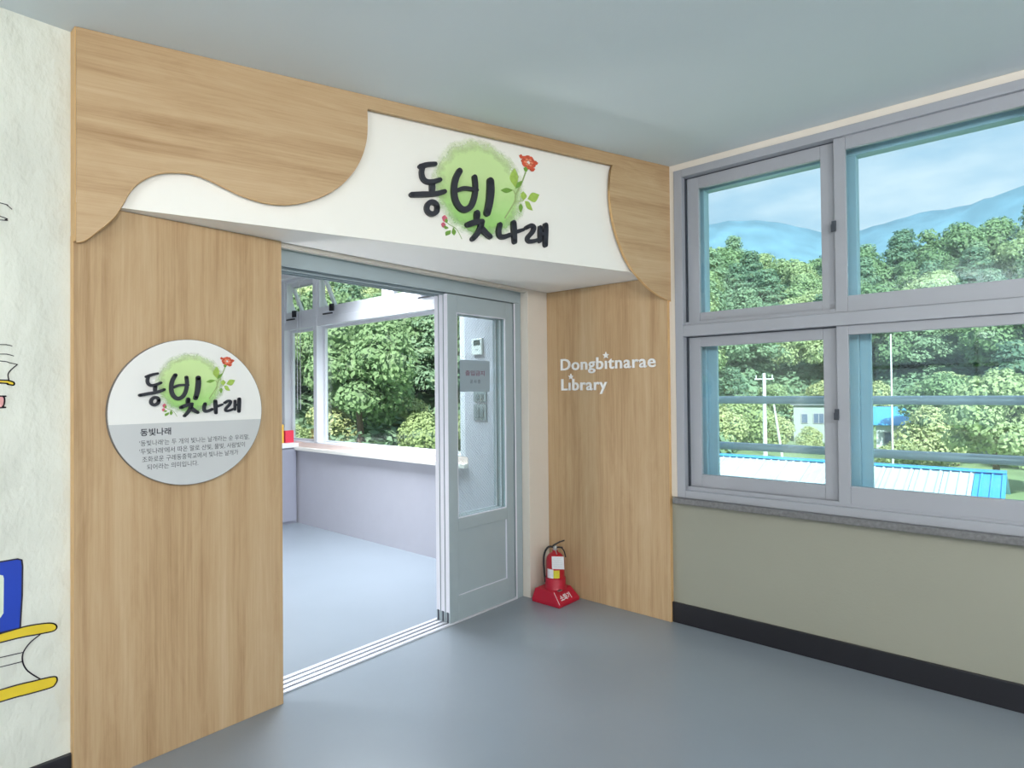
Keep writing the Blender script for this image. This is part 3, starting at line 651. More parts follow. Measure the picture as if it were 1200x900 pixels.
# ================================================================== CANOPY (wave-cut wooden fascia with white board)
A = Vector((0.575, 2.505, 0)); U = Vector((0.952871, -0.303376, 0)); NN = Vector((-0.303376, -0.952871, 0))
def FF(u, v, d): return A+U*u+NN*d+Vector((0, 0, v))
cn = thing('entrance_canopy', (2.0, 2.3, SOF), 'wave-edged wooden fascia over a white name board spanning the library doorway', 'canopy')
WL = [(0.0, 1.9), (0.021, 1.908), (0.041, 1.925), (0.06, 1.946), (0.083, 1.97), (0.1, 1.991), (0.116, 2.013), (0.131, 2.044), (0.144, 2.073), (0.156, 2.1), (0.175, 2.13), (0.202, 2.157), (0.238, 2.182), (0.286, 2.198), (0.35, 2.205), (0.405, 2.195), (0.472, 2.170), (0.54, 2.147), (0.624, 2.134), (0.697, 2.140), (0.775, 2.163), (0.853, 2.204), (0.922, 2.259), (0.978, 2.33), (1.014, 2.405), (1.033, 2.479), (1.037, 2.55), (1.036, 2.606)]
WR = [(2.433, 2.626), (2.418, 2.578), (2.411, 2.481), (2.418, 2.386), (2.443, 2.277), (2.489, 2.171), (2.540, 2.09), (2.605, 2.026), (2.693, 1.963), (2.790, 1.918), (2.876, 1.893)]
out = catmull(WL, 4)+[(1.040, 2.612)]+catmull(WR, 5)
xr_ = lambda u: zc(0.575+0.9529*u)-0.001
nt_ = 12
out += [(2.8755, xr_(2.876))]+[(2.876*(1-j/nt_), xr_(2.876*(1-j/nt_))) for j in range(1, nt_+1)]
MB().prism(out, FF, -0.018, 0.0).build('wood_fascia', m_oakh, cn, label='oak fascia board with wavy lower edge')
for seg in (catmull(WL, 4), catmull(WR, 5)):
    eb = MB()
    for (p, q) in zip(seg[:-1], seg[1:]):
        eb.add([FF(*p, -0.0185), FF(*p, 0.0004), FF(*q, 0.0004), FF(*q, -0.0185)]+[FF(p[0], p[1]-0.0012, -0.0185), FF(p[0], p[1]-0.0012, 0.0004), FF(q[0], q[1]-0.0012, 0.0004), FF(q[0], q[1]-0.0012, -0.0185)],
               [(0, 1, 2, 3), (4, 7, 6, 5), (1, 5, 6, 2)])
    eb.build('edge_band', m_oake, cn)
DB = -0.030
wb = MB().prism([(0.03, SOF), (2.868, SOF), (2.868, 2.64), (0.03, 2.64)], FF, DB-0.02, DB).build('name_board', m_white, cn, label='white board with black hand-drawn Korean title and a rose')
p0 = FF(0.06, 0, DB-0.0202); p1 = FF(2.862, 0, DB-0.0202)
sp_ = [(p0.x, p0.y), (p1.x, p1.y), (3.312, 2.545), (p0.x-0.0, 2.545)]
MB().prism(sp_, lambda x, y, z: Vector((x, y, z)), SOF, SOF+0.03).build('soffit', m_soff, cn)
logo(FF, lambda p: p, wb, DB, 0.020, 1.0)

# ================================================================== WOOD PANELS
lp = thing('wooden_wall_panel', (0.95, 2.54, 0), 'tall oak-look panel left of the doorway behind the round sign', 'wall panel')
MB().box(0.572, 1.338, 2.526, YW, 0.001, 2.045).build('panel_board', m_oakv, lp)
MB().box(0.5700, 0.572, 2.5255, YW, 0.001, 1.93).build('edge_band', m_oake, lp)
MB().box(0.571, 0.5745, 2.506, YW, 1.905, zc(0.57)-0.001).build('end_cap', m_oake, cn)
rp = thing('wooden_wall_panel', (3.3, 2.1, 0), 'oak-look panel right of the doorway carrying white English letters', 'wall panel')
MB().box(3.287, XR, 1.645, 2.547, 0.001, 2.045).build('panel_board', m_oakv, rp)
MB().box(3.2868, XR, 1.6435, 1.645, 0.001, 2.045).build('edge_band', m_oake, rp)
def FR(y, z, d): return Vector((3.287-d, y, z))
place_text('Dongb\u0131tnarae', FR, 2.427, 1.722, 1.481, 1.583, 0.0005, 0.010, 'letter', m_letw, rp, offset=0.014, split=True, space=1.08)
place_text('L\u0131brary', FR, 2.423, 2.064, 1.346, 1.448, 0.0005, 0.010, 'letter', m_letw, rp, offset=0.014, split=True, space=1.08)
def star(cy, cz, r):
    m = MB(); m.prism([(cy+(r if j % 2 == 0 else r*0.45)*math.sin(math.pi*j/5), cz+(r if j % 2 == 0 else r*0.45)*math.cos(math.pi*j/5)) for j in range(10)], FR, 0.0005, 0.010); m.build('star', m_letw, rp, label='small white star over the letter i')
star(2.070, 1.592, 0.023); star(2.345, 1.462, 0.021)

# ================================================================== ROUND SIGN
YP = 2.526
rs_ = thing('round_sign', (0.95, YP-0.01, 1.30), 'round sign, white above and grey below, with Korean title, rose and text', 'sign')
def FL(x, z, d): return Vector((x, YP-0.02-d, z))
cx, cz, rr = 0.951, 1.299, 0.283
zs = 1.2605; a0 = math.asin((zs-cz)/rr)
arc = lambda s, e_, n=40: [(cx+rr*math.cos(s+(e_-s)*j/n), cz+rr*math.sin(s+(e_-s)*j/n)) for j in range(n+1)]
wh = MB().prism(arc(a0, math.pi-a0), FL, -0.018, 0).build('white_field', m_discw, rs_)
gh = MB().prism(arc(math.pi-a0, 2*math.pi+a0, 40), FL, -0.018, 0).build('grey_field', m_discg, rs_)
eg = MB()
for j in range(72):
    a, b = 2*math.pi*j/72, 2*math.pi*(j+1)/72
    vs = [FL(cx+r_*math.cos(t_), cz+r_*math.sin(t_), d_) for t_ in (a, b) for r_ in (rr, rr+0.002) for d_ in (-0.0185, -0.001)]
    eg.add(vs, [(0, 1, 3, 2), (4, 6, 7, 5), (1, 5, 7, 3), (2, 3, 7, 6)])
eg.build('rim', m_disce, rs_)
logo(FL, lambda p: (0.4955*p[0]+0.152, 0.4955*p[1]+0.2408), wh, 0.0, 0.010, 0.4955)
place_text('동빛나래', FL, 0.772, 0.877, 1.214, 1.242, 0.0006, 0.0006, 'title_text', m_print, gh, offset=0.02)
for s, a, b, zb, zt_ in (("'동빛나래'는 두 개의 빛나는 날개라는 순 우리말,", 0.769, 1.181, 1.176, 1.1985), ("'두빛나래'에서 따온 말로 산빛, 물빛, 사람빛이", 0.769, 1.162, 1.1455, 1.168),
                     ("조화로운 구례동중학교에서 빛나는 날개가", 0.778, 1.134, 1.116, 1.138), ("되어라는 의미입니다.", 0.794, 0.976, 1.087, 1.108)):
    place_text(s, FL, a, b, zb, zt_, 0.0006, 0.0006, 'text_line', m_print, gh)

# ================================================================== MURAL on the plaster wall (paint, millimetre thin)
YM = YW
def FM(x, z, d): return Vector((x, YM-0.0010-d, z))
def paint(poly, mat, name, d, parent, outline=0.0045):
    if mat:
        o = MB().add([FM(*p, d) for p in poly], [tuple(range(len(poly)))]).build(name, mat, parent)
    if outline:
        m = MB(); P = poly+[poly[0]] if mat else poly
        for p, q in zip(P[:-1], P[1:]):
            pl = stroke_poly([p, q], outline, 3, 0.0); m.add([FM(*x, d+0.0005) for x in pl], [tuple(range(len(pl)))])
        return m.build('outline', m_mline, parent)
mu = paint([(0.10, 0.56), (0.10, 0.83), (0.425, 0.827), (0.436, 0.821), (0.438, 0.8), (0.437, 0.702), (0.432, 0.597), (0.382, 0.596), (0.10, 0.57)], None, 'x', 0, wf)
mu.name = 'painted_book'; mu['label'] = 'painted blue book standing on a yellow one, at the left edge'
bk = MB().add([FM(*p, 0) for p in [(0.10, 0.565), (0.10, 0.832), (0.425, 0.827), (0.436, 0.821), (0.438, 0.8), (0.437, 0.702), (0.432, 0.597), (0.382, 0.592)]], [tuple(range(8))]).build('cover', m_mblue, mu)
MB().add([FM(*p, 0.0006) for p in [(0.16, 0.62), (0.16, 0.79), (0.38, 0.785), (0.388, 0.781), (0.39, 0.771), (0.389, 0.658), (0.381, 0.645)]], [tuple(range(7))]).build('page', m_mcream, mu)
def paint_book(label, covers, lines):
    root = None
    for i, (poly, mat) in enumerate(covers):
        P = catmull(poly, 4)
        if root is None:
            root = MB().add([FM(*p, 0.0003) for p in P], [tuple(range(len(P)))]).build('painted_book', mat, wf, label=label)
        else: MB().add([FM(*p, 0.0003) for p in P], [tuple(range(len(P)))]).build('cover', mat, root)
        m = MB()
        for p, q in zip(P, P[1:]+P[:1]):
            pl = stroke_poly([p, q], 0.0042, 2, 0.0); m.add([FM(*x, 0.0012) for x in pl], [tuple(range(len(pl)))])
        m.build('outline', m_mline, root)
    m = MB()
    for ln_, w_ in lines:
        P = catmull(ln_, 5) if len(ln_) > 2 else ln_
        for p, q in zip(P[:-1], P[1:]):
            pl = stroke_poly([p, q], w_, 2, 0.0); m.add([FM(*x, 0.0009) for x in pl], [tuple(range(len(pl)))])
    if lines: m.build('outline', m_mline, root)
y1_ = [(0.05, 0.575), (0.382, 0.594), (0.445, 0.598), (0.498, 0.593), (0.522, 0.585), (0.531, 0.571), (0.522, 0.560), (0.485, 0.561), (0.382, 0.565), (0.05, 0.548)]
y2_ = [(0.05, 0.405), (0.382, 0.412), (0.465, 0.409), (0.522, 0.404), (0.532, 0.391), (0.527, 0.377), (0.512, 0.369), (0.445, 0.371), (0.382, 0.373), (0.05, 0.370)]
paint_book('painted book with yellow covers lying under the blue one', [(y1_, m_myel), (y2_, m_myel)],
    [([(0.485, 0.559), (0.458, 0.54), (0.44, 0.513), (0.439, 0.481), (0.452, 0.448), (0.485, 0.409)], 0.004), ([(0.05, 0.53), (0.439, 0.514)], 0.0028), ([(0.05, 0.495), (0.437, 0.484)], 0.0028)])
paint_book('small painted open book with yellow cover at mid height of the left edge', [([(0.2, 1.43), (0.381, 1.421), (0.401, 1.419), (0.414, 1.414), (0.416, 1.408), (0.413, 1.404), (0.398, 1.407), (0.381, 1.411), (0.2, 1.42)], m_myel)],
    [([(0.25, 1.53), (0.381, 1.537), (0.398, 1.537), (0.41, 1.534)], 0.0024), ([(0.25, 1.50), (0.381, 1.506), (0.401, 1.505), (0.414, 1.501)], 0.0024), ([(0.25, 1.49), (0.381, 1.483), (0.404, 1.478), (0.424, 1.473)], 0.0026), ([(0.424, 1.473), (0.408, 1.455), (0.4, 1.44), (0.402, 1.421)], 0.003)])
paint_book('painted pink book below the small open book', [([(0.22, 1.365), (0.381, 1.368), (0.388, 1.366), (0.391, 1.358), (0.390, 1.342), (0.386, 1.333), (0.381, 1.330), (0.22, 1.325)], m_mpink)], [])
m = MB()
for ln_ in ([(0.2, 2.02), (0.38, 2.003), (0.397, 1.999), (0.409, 1.989)], [(0.2, 1.99), (0.38, 1.959), (0.392, 1.951), (0.38, 1.947), (0.2, 1.93)]):
    P = catmull(ln_, 5)
    for p, q in zip(P[:-1], P[1:]): pl = stroke_poly([p, q], 0.0028, 2, 0.0); m.add([FM(*x, 0.0009) for x in pl], [tuple(range(len(pl)))])
m.build('painted_line', m_mline, wf, label='black painted page corner high at the left edge')

# ================================================================== NOTICE, THERMOSTAT, SWITCHES
nn = thing('notice', (2.657, YD, 1.37), 'square blue-grey Korean keep-out notice stuck on the door glass', 'notice')
yn = YD+0.0185
MB().box(2.527, 2.789, yn-0.0012, yn, 1.369, 1.563).build('sheet', m_notice, nn)
FN = lambda x, z, d: Vector((x, yn-0.0016-d, z))
place_text('출입금지', FN, 2.572, 2.742, 1.467, 1.500, 0, 0, 'text_line', m_nred, nn, offset=0.015)
place_text('공 사 중', FN, 2.612, 2.704, 1.420, 1.443, 0, 0, 'text_line', m_print, nn)
th = thing('thermostat', (XR, 3.235, 1.66), 'white wall thermostat with dark display seen through the door glass', 'thermostat')
MB().box(XR-0.022, XR, 3.183, 3.295, 1.652, 1.778).build('case', m_thermo, th, bevel=0.006)
MB().box(XR-0.0235, XR-0.021, 3.200, 3.270, 1.725, 1.765).build('display', m_lcd, th)
MB().box(XR-0.024, XR-0.021, 3.225, 3.245, 1.690, 1.696).build('button', m_switch, th)
for i, (z0, z1) in enumerate(((1.272+0.018, 1.372), (1.150, 1.272))):
    s = thing('light_switch', (XR, 3.22, z0), ['upper grey double light switch just under the notice', 'lower grey double light switch below the other'][i], 'light switch', 'switches behind the door glass')
    MB().box(XR-0.010, XR, 3.153, 3.290, z0, z1).build('plate', m_switch, s, bevel=0.003)
    for y in (3.180, 3.226): MB().box(XR-0.015, XR-0.010, y, y+0.038, z0+0.022, z1-0.022).build('rocker', m_switchd, s, bevel=0.002)

# ================================================================== LIBRARY CABINET AND BOOKS
cb = thing('low_cabinet', (2.4, 6.15, 0), 'low grey cabinet with white top at the far end of the library', 'cabinet')
MB().box(1.5, 3.300, 5.93, 6.38, 0.0, 0.800).build('cabinet_body', m_cab, cb, bevel=0.003)
for x in (1.52, 2.11, 2.70): MB().box(x, x+0.575, 5.915, 5.93, 0.03, 0.785).build('cabinet_door', m_cab, cb, bevel=0.003)
MB().box(1.49, 3.312, 5.905, 6.39, 0.800, 0.848).build('cabinet_top', m_cabtop, cb, bevel=0.003)
def book(x0, x1, y0, y1, h, m, label):
    b = thing('book', ((x0+x1)/2, (y0+y1)/2, 0.848), label, 'book')
    MB().box(x0, x1, y0, y0+0.004, 0.848, 0.848+h).box(x0, x1, y1-0.004, y1, 0.848, 0.848+h).box(x0, x0+0.004, y0, y1, 0.848, 0.848+h).build('cover', m, b)
    MB().box(x0+0.004, x1-0.004, y0+0.004, y1-0.004, 0.851, 0.848+h-0.004).build('page_block', m_page, b)
book(3.205, 3.303, 5.99, 6.02, 0.128, m_bookr, 'small red book upright on the cabinet top by the window')
book(3.10, 3.196, 6.0, 6.03, 0.195, m_booky, 'yellow book upright beside the red one, half hidden by the wood panel')

# ================================================================== FIRE EXTINGUISHER
EX, EY = 3.150, 2.392
ex = thing('fire_extinguisher', (EX, EY, 0.09), 'small red fire extinguisher with tag standing in the corner', 'fire extinguisher')
MB().lathe((EX, EY), [(0.03, 0.092), (0.057, 0.098), (0.060, 0.11), (0.060, 0.265), (0.056, 0.285), (0.043, 0.303), (0.026, 0.314), (0.019, 0.318), (0.019, 0.330)]).build('cylinder', m_red, ex)
def band(a0, a1, z0, z1, r, n=10):
    m = MB()
    for j in range(n):
        t0, t1 = a0+(a1-a0)*j/n, a0+(a1-a0)*(j+1)/n
        vs = [(EX+q*math.cos(t), EY+q*math.sin(t), z) for t in (t0, t1) for q in (r-0.0012, r) for z in (z0, z1)]
        m.add(vs, [(2, 3, 7, 6), (0, 4, 5, 1), (0, 2, 6, 4), (1, 5, 7, 3)])
    return m
band(R(160), R(205), 0.160, 0.218, 0.0612).build('white_label', m_tag, ex)
band(R(205), R(243), 0.162, 0.212, 0.0612).build('yellow_label', m_yel, ex)
MB().lathe((EX, EY), [(0.016, 0.328), (0.016, 0.352), (0.011, 0.356)], 16).build('valve', m_chrome, ex)
dh = Vector((0.62, -0.78, 0))
def hb(p, q, w, t):
    m = MB(); p = Vector(p); q = Vector(q); s = Vector((-dh.y, dh.x, 0))*w/2; u = Vector((0, 0, 1))*t/2
    m.add([p-s-u, p+s-u, p+s+u, p-s+u, q-s-u, q+s-u, q+s+u, q-s+u], [(0, 1, 2, 3), (4, 7, 6, 5), (0, 4, 5, 1), (1, 5, 6, 2), (2, 6, 7, 3), (3, 7, 4, 0)]); return m
c0 = Vector((EX, EY, 0))
m = hb(c0-dh*0.018+Vector((0, 0, 0.356)), c0+dh*0.030+Vector((0, 0, 0.382)), 0.020, 0.008); m2 = hb(c0+dh*0.030+Vector((0, 0, 0.382)), c0+dh*0.062+Vector((0, 0, 0.392)), 0.018, 0.006)
m.add(m2.v, m2.f).build('lever', m_blk, ex, bevel=0.001)
hb(c0-dh*0.012+Vector((0, 0, 0.350)), c0+dh*0.05+Vector((0, 0, 0.345)), 0.018, 0.007).build('carry_handle', m_blk, ex, bevel=0.001)
sd = Vector((-0.62, 0.78, 0))
hp = catmull([(0, 0.345), (0.040, 0.350), (0.066, 0.318), (0.076, 0.26), (0.072, 0.18), (0.066, 0.12)], 6)
MB().tube([c0+sd*p[0]+Vector((0, 0, p[1])) for p in hp], 0.0065, 10).build('hose', m_blk, ex)
hp = catmull([(0.005, 0.345), (0.035, 0.348), (0.056, 0.325), (0.066, 0.285)], 6)
MB().tube([c0-sd*p[0]+Vector((-0.006, -0.006, p[1])) for p in hp], 0.004, 8).build('strap', m_blk, ex)
MB().tube([c0+Vector((-0.018, -0.012, 0.348)), c0+Vector((-0.03, -0.028, 0.335)), c0+Vector((-0.045, -0.048, 0.318))], 0.0035, 8).build('safety_pin', m_chrome, ex)
nv = Vector((-0.75, -0.66, 0)); sv = Vector((0.66, -0.75, 0))
def FT(u, v, d): return c0+nv*(0.068+d)+sv*u+Vector((0, 0, v))
tg = MB().prism([(-0.026, 0.226), (0.052, 0.222), (0.050, 0.304), (-0.028, 0.306)], FT, 0, 0.0012).build('inspection_tag', m_tag, ex, label='white card tag hanging on the front')
m = MB()
for j in range(7): m.prism([(-0.018, 0.236+j*0.009), (0.040, 0.235+j*0.009), (0.040, 0.2365+j*0.009), (-0.018, 0.2375+j*0.009)], FT, 0.0013, 0.0016)
m.build('ruled_lines', m_discg, tg)
bs = thing('extinguisher_stand', (EX, EY, 0), 'red plastic stand with slanted lettered face holding the extinguisher', 'stand')
x0, x1, y0, y1 = 3.040, 3.262, 2.280, 2.503
m = MB()
lv = [(x0, y0, 0), (x1, y0, 0), (x1, y1, 0), (x0, y1, 0), (x0, y0, 0.022), (x1, y0, 0.022), (x1, y1, 0.022), (x0, y1, 0.022), (x0+0.018, y0+0.060, 0.088), (x1-0.018, y0+0.060, 0.088), (x1-0.018, y1-0.014, 0.088), (x0+0.018, y1-0.014, 0.088)]
m.add(lv, [(3, 2, 1, 0)]+[(a, (a+1) % 4, (a+1) % 4+4, a+4) for a in range(4)]+[(4+a, 4+(a+1) % 4, 8+(a+1) % 4, 8+a) for a in range(4)]+[(8, 9, 10, 11)])
m.build('base', m_redp, bs, bevel=0.006)
MB().lathe((EX, EY), [(0.074, 0.086), (0.070, 0.094), (0.067, 0.10), (0.066, 0.152), (0.064, 0.156), (0.0612, 0.154), (0.0612, 0.10)]).build('collar', m_redp, bs)
MB().box(EX-0.062, EX-0.030, EY-0.078, EY-0.060, 0.088, 0.094).build('clip', m_chrome, bs)
sl_ = Vector((0, 0.060, 0.066)).normalized(); nl_ = Vector((0, -0.066, 0.060)).normalized()
def FS(u, v, d): return Vector((x0+u, y0, 0.022))+sl_*v+nl_*(d+0.0008)
place_text('소화기', FS, 0.040, 0.150, 0.014, 0.056, 0, 0, 'lettering', m_tag, bs, offset=0.03)
MB().prism([(0.002, 0.0), (0.006, 0.0), (0.022, 0.086), (0.018, 0.086)], FS, 0.0, 0.0006).build('edge_highlight_strip', m_tag, bs)

# ================================================================== OUTSIDE: terrain
GZ = -4.5
AZE = [(5, .20), (30, .200), (45, .205), (60, .215), (67, .222), (69, .228), (72, .206), (75, .196), (77, .206), (79, .190), (83.6, .205), (89.5, .215), (100, .22), (125, .22)]
AZM = [(5, .24), (45, .25), (67, .2594), (68.7, .2652), (71.3, .2608), (73.7, .2491), (77.1, .2261), (78.9, .228), (82, .2372), (83.6, .2414), (85.9, .2397), (87.7, .2473), (89.5, .251), (96, .262), (110, .24), (125, .25)]
def interp(T_, a):
    for (a0_, v0_), (a1_, v1_) in zip(T_[:-1], T_[1:]):
        if a <= a1_: return v0_+(v1_-v0_)*max(0, a-a0_)/(a1_-a0_)
    return T_[-1][1]
RID = 150.0
def r0(a): return 46+(88-46)*min(1, max(0, (a-64)/8))
def gh_(r, a):
    s = r0(a); top = 1.37+RID*interp(AZE, a)-12.5
    if r <= s: return GZ
    t = min(1, (r-s)/(RID-s)); z = GZ+(top-GZ)*(t**1.05)
    if r > RID: z = top-(r-RID)*0.25
    return max(z, GZ-2)
def pol(a, r): return (r*math.sin(R(a)), r*math.cos(R(a)))
rs = [12, 20, 30, 40, 46, 54, 62, 72, 84, 96, 110, 124, 138, 150, 170, 200]
az = [2+2.5*i for i in range(50)]
vs = []; fs = []
for i, a in enumerate(az):
    for r_ in rs:
        x, y = pol(a, r_); vs.append((x, y, gh_(r_, a)))
for i in range(len(az)-1):
    for j in range(len(rs)-1): n0 = i*len(rs)+j; fs.append((n0, n0+1, n0+1+len(rs), n0+len(rs)))
struct(MB().add(vs, fs, True).build('hillside', m_hill))
struct(MB().box(XO+0.1, 240, -160, 240, GZ-0.6, GZ-0.1).build('ground', m_ground))
# far mountain range
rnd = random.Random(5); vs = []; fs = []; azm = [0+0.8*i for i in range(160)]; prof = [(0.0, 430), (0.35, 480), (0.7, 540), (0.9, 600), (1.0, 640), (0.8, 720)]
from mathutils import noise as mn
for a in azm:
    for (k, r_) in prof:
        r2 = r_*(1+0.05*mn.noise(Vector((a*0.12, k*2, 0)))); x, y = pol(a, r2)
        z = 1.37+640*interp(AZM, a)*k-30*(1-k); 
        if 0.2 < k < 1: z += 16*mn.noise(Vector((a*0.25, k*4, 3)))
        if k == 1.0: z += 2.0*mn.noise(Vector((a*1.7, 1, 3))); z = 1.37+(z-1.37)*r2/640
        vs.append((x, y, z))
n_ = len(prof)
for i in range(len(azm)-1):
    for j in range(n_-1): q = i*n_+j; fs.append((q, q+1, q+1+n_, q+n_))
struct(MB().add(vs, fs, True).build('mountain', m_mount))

# ------------------------------------------------------------------ trees
def leaf_cloud(blobs, per, size, seed, core=True, flat=0.6):
    rg_ = np.random.RandomState(seed); V = []; F_ = []
    for (c, r_) in blobs:
        n = int(per*(r_[0]*r_[2])**0.9)
        d = rg_.normal(size=(n, 3)); d /= np.linalg.norm(d, axis=1)[:, None]; d[:, 2] = np.where(d[:, 2] < -0.85, -d[:, 2], d[:, 2])
        rad = 0.80+0.28*rg_.rand(n); P = np.array(c)+d*np.array(r_)*rad[:, None]
        nrm = d+rg_.normal(size=(n, 3))*0.45; nrm[:, 2] += flat; nrm /= np.linalg.norm(nrm, axis=1)[:, None]
        t = np.cross(nrm, rg_.normal(size=(n, 3))); t /= np.linalg.norm(t, axis=1)[:, None]; b = np.cross(nrm, t)
        s = size*(0.6+0.8*rg_.rand(n))[:, None]; base = len(V)
        q = np.stack([P-t*s, P-b*s*0.6, P+t*s, P+b*s*0.6], axis=1).reshape(-1, 3)
        V += q.tolist(); F_ += [(base+4*i, base+4*i+1, base+4*i+2, base+4*i+3) for i in range(n)]
    return V, F_
def ico(c, r_, k=1):
    bm = bmesh.new(); bmesh.ops.create_icosphere(bm, subdivisions=k, radius=1)
    V = [(c[0]+v.co.x*r_[0]*0.66, c[1]+v.co.y*r_[1]*0.66, c[2]+v.co.z*r_[2]*0.62) for v in bm.verts]; F_ = [tuple(x.index for x in f.verts) for f in bm.faces]; bm.free(); return V, F_
def mesh_of(name, V, F_, mats, mi=None):
    me = bpy.data.meshes.new(name); me.from_pydata(V, [], F_)
    for m in mats: me.materials.append(m)
    if mi is not None: me.polygons.foreach_set('material_index', mi)
    return me
def tree_proto(kind, seed):
    rg_ = random.Random(seed); blobs = []
    if kind == 'broad':
        for k in range(22):
            a = rg_.random()*6.28; q = rg_.random()**0.6*2.6; z = 3.4+rg_.random()*4.2-q*0.45
            s = 0.75+rg_.random()*0.65; blobs.append(((q*math.cos(a), q*math.sin(a), z), (s*1.15, s*1.15, s*0.85)))
        mat = m_leafA
    elif kind == 'pine':
        for k in range(15):
            h = k/14; a = k*2.4; q = (1-h)*2.2*(0.6+0.4*rg_.random()); s = 0.75+0.65*(1-h)
            blobs.append(((q*math.cos(a), q*math.sin(a), 2.9+h*5.6), (s*1.35, s*1.35, s*0.50)))
        mat = m_leafB
    else:
        for k in range(9):
            a = rg_.random()*6.28; q = rg_.random()*1.7; s = 0.8+rg_.random()*0.6; blobs.append(((q*math.cos(a), q*math.sin(a), 1.0+rg_.random()*2.2), (s*1.2, s*1.2, s)))
        mat = m_leafC
    V, F_ = leaf_cloud(blobs, 340, 0.15, seed, flat=0.7 if kind == 'pine' else 0.3)
    mi = [0]*len(F_)
    for c, r_ in blobs:
        v2, f2 = ico(c, r_); b = len(V); V += v2; F_ += [tuple(i+b for i in f) for f in f2]; mi += [1]*len(f2)
    return mesh_of(kind+'_foliage', V, F_, [mat, m_core], mi)
tk = MB(); tk.tube([(0, 0, -0.8), (0.1, 0, 2), (-0.1, 0.1, 4.5), (0.1, 0, 6)], [0.26, 0.20, 0.14, 0.06], 7)
me_tr = mesh_of('trunk', tk.v, tk.f, [m_trunk])
tk = MB(); tk.tube([(0, 0, -0.5), (0.05, 0, 1.8)], [0.10, 0.05], 6)
me_ts = mesh_of('stem', tk.v, tk.f, [m_trunk])
PROTO = {'broad': [tree_proto('broad', s) for s in (1, 2, 3, 4)], 'pine': [tree_proto('pine', s) for s in (5, 6, 7)], 'bush': [tree_proto('bush', s) for s in (8, 9)]}
rnd = random.Random(21)
LAB = {'broad': 'rounded green broadleaf tree on the slope beyond the @ window', 'pine': 'darker layered pine on the wooded slope beyond the @ window', 'bush': 'low yellow-green bushy tree at the slope foot beyond the @ window'}
NM = {'broad': 'broadleaf_tree', 'pine': 'pine_tree', 'bush': 'bushy_tree'}
def put_tree(kind, x, y, z, s, parts, label=None, grp=None):
    root = thing(NM[kind], (x, y, z), label or LAB[kind], 'tree', grp or {'broad': 'broadleaf trees on the slope', 'pine': 'pines on the slope', 'bush': 'bushy trees at the foot of the slope'}[kind])
    rz = rnd.random()*6.28
    o = bpy.data.objects.new('foliage', rnd.choice(PROTO[kind])); COL.objects.link(o); o.parent = root; o.rotation_euler = (0, 0, rz); o.scale = (s, s, s*(0.9+0.25*rnd.random()))
    if parts: o = bpy.data.objects.new('trunk', me_ts if kind == 'bush' else me_tr); COL.objects.link(o); o.parent = root; o.scale = (s, s, s)
pts = []
def try_pt(a, r_, dmin):
    x, y = pol(a, r_)
    for (px, py) in pts:
        if (px-x)**2+(py-y)**2 < dmin*dmin: return None
    pts.append((x, y)); return x, y
cnt = 0
for t in range(9000):
    q_ = rnd.random(); seg = (22, 47) if q_ < 0.42 else ((62, 93) if q_ < 0.86 else (47, 62))
    a = rnd.uniform(*seg); r_ = math.sqrt(rnd.uniform(46**2, 156**2))
    if r_ < r0(a)+1: continue
    p = try_pt(a, r_, 4.6+(r_-46)*0.026)
    if p is None: continue
    near = (r_-r0(a)) < 10
    kind = 'bush' if (near and rnd.random() < 0.8) else ('pine' if rnd.random() < (0.2 if a < 55 else 0.36) else 'broad')
    via = 'library' if a < 55 else 'corridor'
    put_tree(kind, p[0], p[1], gh_(r_, a)-0.3, rnd.uniform(1.0, 1.3)*(0.85 if kind == 'bush' else 1.15+0.0035*(r_-46)), r_ < 75, LAB[kind].replace('@', via), {'broad': 'broadleaf trees beyond the @ window', 'pine': 'pines beyond the @ window', 'bush': 'bushy trees beyond the @ window'}[kind].replace('@', via))
    cnt += 1
    if cnt >= 285: break
# trees standing between and in front of the houses
HL = ['yellow-green bushy tree at the far left of the lower left pane', 'yellow-green bushy tree just left of the concrete utility pole', 'smaller bushy tree right of the concrete utility pole, before the grey-green house',
      'little bush under the first window of the grey-green house', 'little bush under the last window of the grey-green house', 'dark pine rising behind the bushes left of the concrete pole', 'broadleaf tree behind the leaning pole, left of the grey-green house',
      'very small bush right beside the small white house', 'yellow-green bushy tree right of the blue-roofed white house', 'green broadleaf tree right of the bushy tree by the white house', 'nearest broadleaf tree above the blue end of the shed roof',
      'near broadleaf tree cut by the right edge of the picture', 'dark pine behind the trees at the right edge, before the grey house', 'broadleaf tree farther back behind the bushy tree by the white house', 'broadleaf tree past the right edge of the picture']
for i, (a, r_, s, kd) in enumerate([(68.0, 60, 1.0, 'bush'), (70.2, 64, 1.1, 'bush'), (72.3, 66, 0.8, 'bush'), (75.0, 62, 0.55, 'bush'), (77.5, 60, 0.6, 'bush'), (69, 78, 1.0, 'pine'), (72.3, 82, 0.9, 'broad'),
                        (81.8, 46, 0.62, 'bush'), (83.4, 52, 1.0, 'bush'), (85.2, 56, 0.95, 'broad'), (87.6, 42, 0.8, 'broad'), (90.5, 44, 0.85, 'broad'), (88.8, 60, 1.05, 'pine'), (84.5, 70, 1.0, 'broad'), (92.5, 55, 1.0, 'broad')]):
    x, y = pol(a, r_)
    put_tree(kd, x, y, GZ-0.1, s, True, HL[i], 'trees around the village houses')
